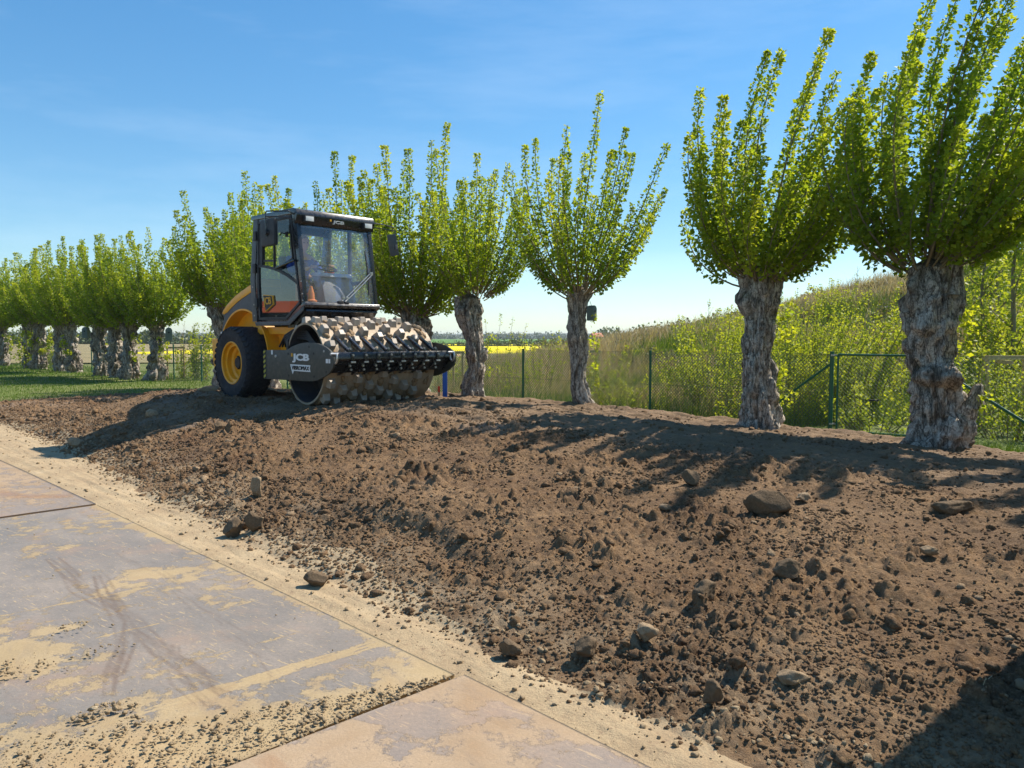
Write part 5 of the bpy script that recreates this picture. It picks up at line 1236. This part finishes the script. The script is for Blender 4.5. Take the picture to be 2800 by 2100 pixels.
MB().box((-.70, YL-.02, 2.60), (.05, .03, .08), .005).tube([(-.71, YL-.03, 2.61), (-.80, YL-.05, 2.63), (-.86, YL-.05, 2.60)], .01, 6).build('handle', M_blackmatt, door)
lg_ = MB(); lg_.prism([(-1.494, 1.702), (-1.192, 1.68), (-1.165, 1.534), (-1.415, 1.425)], YL-.0155, YL-.0125+.022, 'y'); lo = lg_.build('logo_plate', M_ydecal, door)
lg_ = MB(); lg_.prism([(-1.481, 1.69), (-1.205, 1.669), (-1.18, 1.541), (-1.407, 1.441)], YL-.0185, YL-.0156, 'y'); lg_.build('logo_field', M_blackmatt, door)
text('lettering', 'JCB', (-1.455, YL-.0195, 1.50), (1, 0, .02), (-.10, 0, 1), .245, .155, M_ydecal, door, .015)
# mirrors
mr = MB(); mr.tube([(-.46, YL, 2.87), (-.50, YL-.10, 2.93), (-.80, YL-.30, 2.935), (-.845, YL-.30, 2.90), (-.85, YL-.28, 2.55)], .011, 8); mr.tube([(-.46, YL, 2.80), (-.60, YL-.15, 2.85), (-.83, YL-.30, 2.86)], .009, 8)
mo = mr.build('mirror_arm', M_black, rl)
m2 = MB(); m2.box((-.855, YL-.235, 2.62), (.42, .07, .41), .03); m2.lathe([(0, -1.03), (.045, -1.03), (.05, -.99)], (-.85, 0, 2.62), 'y', 12); mh = m2.build('mirror', M_blackmatt, mo)
MB().box((-.855, YL-.19, 2.62), (.36, .02, .35), .01).build('mirror_glass', M_steel, mo)
mr = MB(); mr.tube([(-.44, YR, 2.90), (-.40, YR+.25, 2.885), (-.40, YR+.42, 2.86), (-.40, YR+.465, 2.82), (-.41, YR+.45, 2.56)], .010, 8); mr.tube([(-.44, YR, 2.83), (-.40, YR+.45, 2.81)], .008, 8); mo = mr.build('mirror_arm', M_black, rl)
m2 = MB(); rr_ = Matrix.Rotation(R(12), 3, 'X') @ Matrix.Rotation(R(-30), 3, 'Z'); m2.box((-.42, YR+.43, 2.57), (.05, .15, .36), .022, rr_); m2.box((-.385, YR+.46, 2.53), (.04, .05, .09), .01); m2.build('mirror', M_grey, mo)
MB().box((-.50, YR+.03, 2.55), (.04, .05, .05), .006).build('latch', M_steel, rl)
# wipers
wp = MB(); wp.tube([(-.25, -.05, 1.585), (-.27, .03, 1.63), (-.29, .27, 1.83), (-.335, .56, 2.06)], .009, 6); wp.tube([(-.24, .0, 1.575), (-.265, .09, 1.63), (-.285, .30, 1.80), (-.33, .58, 2.03)], .009, 6); wp.box((-.335, .575, 2.05), (.03, .05, .05), .004)
for (a_, b_) in ((-.02, 1.63), (.05, 1.63)): wp.box((-.262, a_, b_), (.03, .05, .035), .006)
wo = wp.build('wiper', M_steel, rl)
wb = MB(); wb.tube([(-.405, .50, 2.42), (-.35, .52, 2.05), (-.30, .50, 1.70)], .012, 6); wb.build('wiper_blade', M_blackmatt, wo)
MB().box((-.25, -.08, 1.56), (.05, .10, .04), .01).box((-.25, .03, 1.555), (.05, .08, .03), .01).build('wiper_motor', M_blackmatt, wo)
# interior
st_ = MB(); st_.box((-1.30, -.13, 1.72), (.48, .50, .12), .04); st_.box((-1.55, -.13, 2.05), (.12, .48, .62), .04, Matrix.Rotation(R(-8), 3, 'Y')); st_.box((-1.3, -.13, 1.46), (.3, .3, .4), .02); st_.build('seat', M_blackmatt, rl)
co = MB(); co.prism([(-.55, 1.26), (-.42, 1.55), (-.50, 1.80), (-.62, 1.97), (-.78, 2.0), (-.80, 1.93), (-.68, 1.75), (-.70, 1.26)], -.24, .34, 'y', .02); cs = co.build('console', M_console, rl)
co = MB(); co.prism([(-.59, 1.975), (-.55, 1.985), (-.60, 2.04), (-.80, 2.05), (-.80, 2.0)], -.26, .36, 'y', .008); co.build('console_lid', simple('console_lid_plastic', (.42, .44, .48), .5), cs)
sw = MB(); C0 = Vector((-.80, .03, 2.13)); ax_ = Vector((.35, 0, .94)).normalized(); e1_ = ax_.orthogonal().normalized(); e2_ = ax_.cross(e1_)
sw.tube([C0+(e1_*math.cos(q)+e2_*math.sin(q))*.165 for q in np.linspace(0, 2*math.pi, 29)], .013, 7, False)
for q in (0.3, 2.4, 4.5): sw.tube([C0, C0+(e1_*math.cos(q)+e2_*math.sin(q))*.165], .01, 6)
sw.tube([C0-ax_*.14, C0], .03, 8); sw.build('steering_wheel', M_blackmatt, rl)
MB().box((-.86, -.04, 2.05), (.03, .13, .1), .01).build('display', M_white, rl)
MB().box((-.74, .04, 2.07), (.06, .16, .05), .02).build('indicator_panel', M_orange, rl)
MB().box((-.56, -.60, 1.75), (.05, .16, .36), .02).tube([(-.50, -.58, 1.56), (-.48, -.57, 1.70)], .04, 8).build('orange_block', M_orange, rl)  # orange block and short tube standing low inside the windshield
MB().lathe([(.0, 0), (.09, 0), (.09, .02), (.055, .04), (.05, .12), (.02, .24), (0, .245)], (-.42, -.50, 1.56), 'z', 16).build('traffic_cone', simple('cone_orange', (.9, .25, .05), .5), rl)

# ------------------------------------------------------------------ driver
M_skin = simple('skin', (.58, .32, .23), .55, var=.06)
M_sweater = simple('navy_sweater', (.03, .065, .28), .9, var=.15, scale=20)
M_trouser = simple('work_trousers', (.04, .045, .06), .9)
def skin_mesh(name, pts, edges, rads, mat, parent, sub=2):
    me = bpy.data.meshes.new(name); me.from_pydata(pts, edges, []); o = bpy.data.objects.new(name, me); COL.objects.link(o)
    md = o.modifiers.new('s', 'SKIN'); md.use_smooth_shade = True
    for i, r_ in enumerate(rads): me.skin_vertices[0].data[i].radius = (r_, r_) if not isinstance(r_, tuple) else r_
    me.skin_vertices[0].data[0].use_root = True
    sb = o.modifiers.new('u', 'SUBSURF'); sb.levels = sub; sb.render_levels = sub
    dg = bpy.context.evaluated_depsgraph_get(); m2_ = bpy.data.meshes.new_from_object(o.evaluated_get(dg)); bpy.data.objects.remove(o)
    m2_.materials.clear(); m2_.materials.append(mat); m2_.polygons.foreach_set('use_smooth', [True]*len(m2_.polygons)); m2_.name = name
    return link(bpy.data.objects.new(name, m2_), parent)
# seated body in the roller frame, moved to world through the person's own empty
per = empty('person', PO, TH); tag(per, 'driver in a dark blue sweater seated behind the windshield holding the steering wheel', 'person')
y0 = -.13
B = [(-1.33, y0, 1.83), (-1.35, y0, 2.02), (-1.34, y0, 2.22), (-1.32, y0, 2.34), (-1.29, y0, 2.42), (-1.25, y0, 2.50),   # pelvis..head base
     (-1.31, y0-.20, 2.29), (-1.18, y0-.27, 2.06), (-.98, y0-.10, 2.12), (-.93, y0-.05, 2.14),     # arm
     (-1.31, y0+.20, 2.29), (-1.18, y0+.30, 2.07), (-.98, y0+.30, 2.15), (-.93, y0+.29, 2.17),
     (-1.25, y0-.11, 1.82), (-.90, y0-.15, 1.84), (-.82, y0-.14, 1.42), (-.72, y0-.14, 1.34),
     (-1.25, y0+.11, 1.82), (-.90, y0+.15, 1.84), (-.82, y0+.14, 1.42), (-.72, y0+.14, 1.34)]
E_ = [(0, 1), (1, 2), (2, 3), (3, 4), (4, 5), (3, 6), (6, 7), (7, 8), (8, 9), (3, 10), (10, 11), (11, 12), (12, 13), (0, 14), (14, 15), (15, 16), (16, 17), (0, 18), (18, 19), (19, 20), (20, 21)]
RR = [.15, .155, .17, .11, .058, .055, .075, .052, .036, .03, .075, .052, .036, .03, .09, .07, .05, .045, .09, .07, .05, .045]
body = skin_mesh('body', B, E_, RR, M_skin, per)
# clothes: slightly larger shells of torso+arms and legs
skin_mesh('sweater', B[:4]+B[6:9]+B[10:13], [(0, 1), (1, 2), (2, 3), (3, 4), (4, 5), (5, 6), (3, 7), (7, 8), (8, 9)], [.165, .17, .185, .12, .088, .064, .047, .088, .064, .047], M_sweater, per)
skin_mesh('trousers', [B[0]]+B[14:17]+B[18:21], [(0, 1), (1, 2), (2, 3), (0, 4), (4, 5), (5, 6)], [.16, .105, .085, .06, .105, .085, .06], M_trouser, per)
# head
bm = bmesh.new(); bmesh.ops.create_icosphere(bm, subdivisions=4, radius=1)
for v in bm.verts:
    x_, y_, z_ = v.co; 
    nx = x_*.105; ny = y_*.078; nz_ = z_*.135
    if z_ < 0: ny *= 1+.22*z_; nx *= 1+.08*z_
    if x_ > 0: nx += .028*math.exp(-((y_/.16)**2+((z_+.12)/.18)**2))            # nose
    if x_ > 0: nx -= .012*math.exp(-(((abs(y_)-.38)/.16)**2+((z_-.08)/.12)**2))   # eye sockets
    if x_ > 0: nx += .006*math.exp(-((y_/.3)**2+((z_+.45)/.07)**2))               # lips
    if x_ > 0: nx += .010*math.exp(-((y_/.3)**2+((z_+.82)/.16)**2))               # chin
    nx += 0; ny += .012*np.sign(y_)*math.exp(-((x_/.14)**2+((z_+.0)/.18)**2))*(abs(y_) > .5)
    v.co = (nx, ny, nz_)
me = bpy.data.meshes.new('head'); bm.to_mesh(me); bm.free(); me.materials.append(M_skin); me.polygons.foreach_set('use_smooth', [True]*len(me.polygons))
hd_ = link(bpy.data.objects.new('head', me), per); hd_.location = (-1.22, y0, 2.555); hd_.rotation_euler = (0, R(4), R(-12))
M_hair = simple('grey_hair', (.10, .095, .09), .9, bmp=.5, scale=30)
bm = bmesh.new(); bmesh.ops.create_icosphere(bm, subdivisions=4, radius=1)
bmesh.ops.delete(bm, geom=[v for v in bm.verts if v.co.z < .18+.45*max(0, v.co.x)-.55*max(0, -v.co.x)], context='VERTS')
for v in bm.verts: v.co = Vector((v.co.x*.112, v.co.y*.086, v.co.z*.143))*(1+.03*math.sin(v.co.x*30+v.co.y*22))
me = bpy.data.meshes.new('hair'); bm.to_mesh(me); bm.free(); me.materials.append(M_hair); link(bpy.data.objects.new('hair', me), hd_)
for sg in (-1, 1):
    e_ = MB(); e_.lathe([(.001, .012), (.008, .009), (.011, 0), (.001, -.01)], (.087, sg*.030, .012), 'x', 12); e_.build('eye', M_blackmatt, hd_)
    # hands closed on the wheel: palm and five fingers
    hp_ = Vector((-.915, y0+(-.045 if sg < 0 else .285), 2.15 if sg < 0 else 2.175))
    pts = [tuple(hp_), tuple(hp_+Vector((.05, 0, .012)))]; ed = [(0, 1)]; rd = [.026, .024]
    for k in range(4):
        b0 = hp_+Vector((.06, (k-1.5)*.019, .014)); i0 = len(pts); ln_ = (.9, 1.05, 1.0, .8)[k]
        pts += [tuple(b0), tuple(b0+Vector((.026*ln_, 0, .004))), tuple(b0+Vector((.036*ln_, 0, -.018))), tuple(b0+Vector((.022*ln_, 0, -.032)))]; ed += [(1, i0), (i0, i0+1), (i0+1, i0+2), (i0+2, i0+3)]; rd += [.010, .009, .008, .007]
    i0 = len(pts); pts += [tuple(hp_+Vector((.012, -sg*-.026, .0))), tuple(hp_+Vector((.04, -sg*-.038, -.01))), tuple(hp_+Vector((.062, -sg*-.03, -.018)))]; ed += [(0, i0), (i0, i0+1), (i0+1, i0+2)]; rd += [.012, .010, .008]
    skin_mesh('hand', pts, ed, rd, M_skin, per, 1)

# ------------------------------------------------------------------ unseen block added just outside the frame to cast the lower right corner shadow
caster_obj = empty('shadow_caster', (3.43, 4.13, 0), math.atan2(.30, .95)); tag(caster_obj, 'unseen grey container beyond the right edge, casting the corner shadow', 'caster')
MB().box((1.5, -1.2, 1.6), (3.0, 2.4, 3.2), .02).build('shell', simple('caster_grey', (.25, .27, .28), .6), caster_obj)
bb_ = MB()
for k in range(12): bb_.box((.15+k*.24, .01, 1.6), (.08, .03, 2.7), .008)
bb_.build('ribs', simple('caster_rib', (.22, .24, .25), .6), caster_obj)

ho = empty('low_building', (-24, 16.5, 0), R(12)); tag(ho, 'low building with orange roof left of the frame, mirrored in the cab door glass', 'building')
MB().box((0, 0, 1.25), (6, 22, 2.56)).build('wall', simple('dark_wall', (.04, .045, .06), .6), ho)
b = MB(); b.prism([(-3.6, 2.55), (3.6, 2.55), (0, 3.15)], -11.4, 11.4, 'y', .02); b.build('roof', simple('orange_roof', (.65, .14, .04), .8, var=.15), ho)
for k in range(9):
    w_ = MB().box((3.03, -9+k*2.2, 1.4), (.06, 1.7, 1.9), .01).build('window', M_glass2, ho); q = MB()
    q.box((3.08, -9+k*2.2, 1.5), (.05, 1.74, .06)); q.box((3.085, -9+k*2.2, 1.5), (.05, .06, 1.94)); q.build('frame', M_white, w_)

# ------------------------------------------------------------------ air between here and the hills
hm = bpy.data.materials.new('haze_air'); hm.use_nodes = True; ht = hm.node_tree; ht.nodes.remove(ht.nodes['Principled BSDF'])
pv = ht.nodes.new('ShaderNodeVolumePrincipled'); pv.inputs['Color'].default_value = (.80, .90, 1, 1); pv.inputs['Density'].default_value = .00022; pv.inputs['Anisotropy'].default_value = .2
ht.links.new(pv.outputs[0], ht.nodes['Material Output'].inputs['Volume'])
hzb = MB().box((0, 3300, 12.5), (15000, 7600, 31)).build('haze', hm); tag(hzb, kind='stuff')
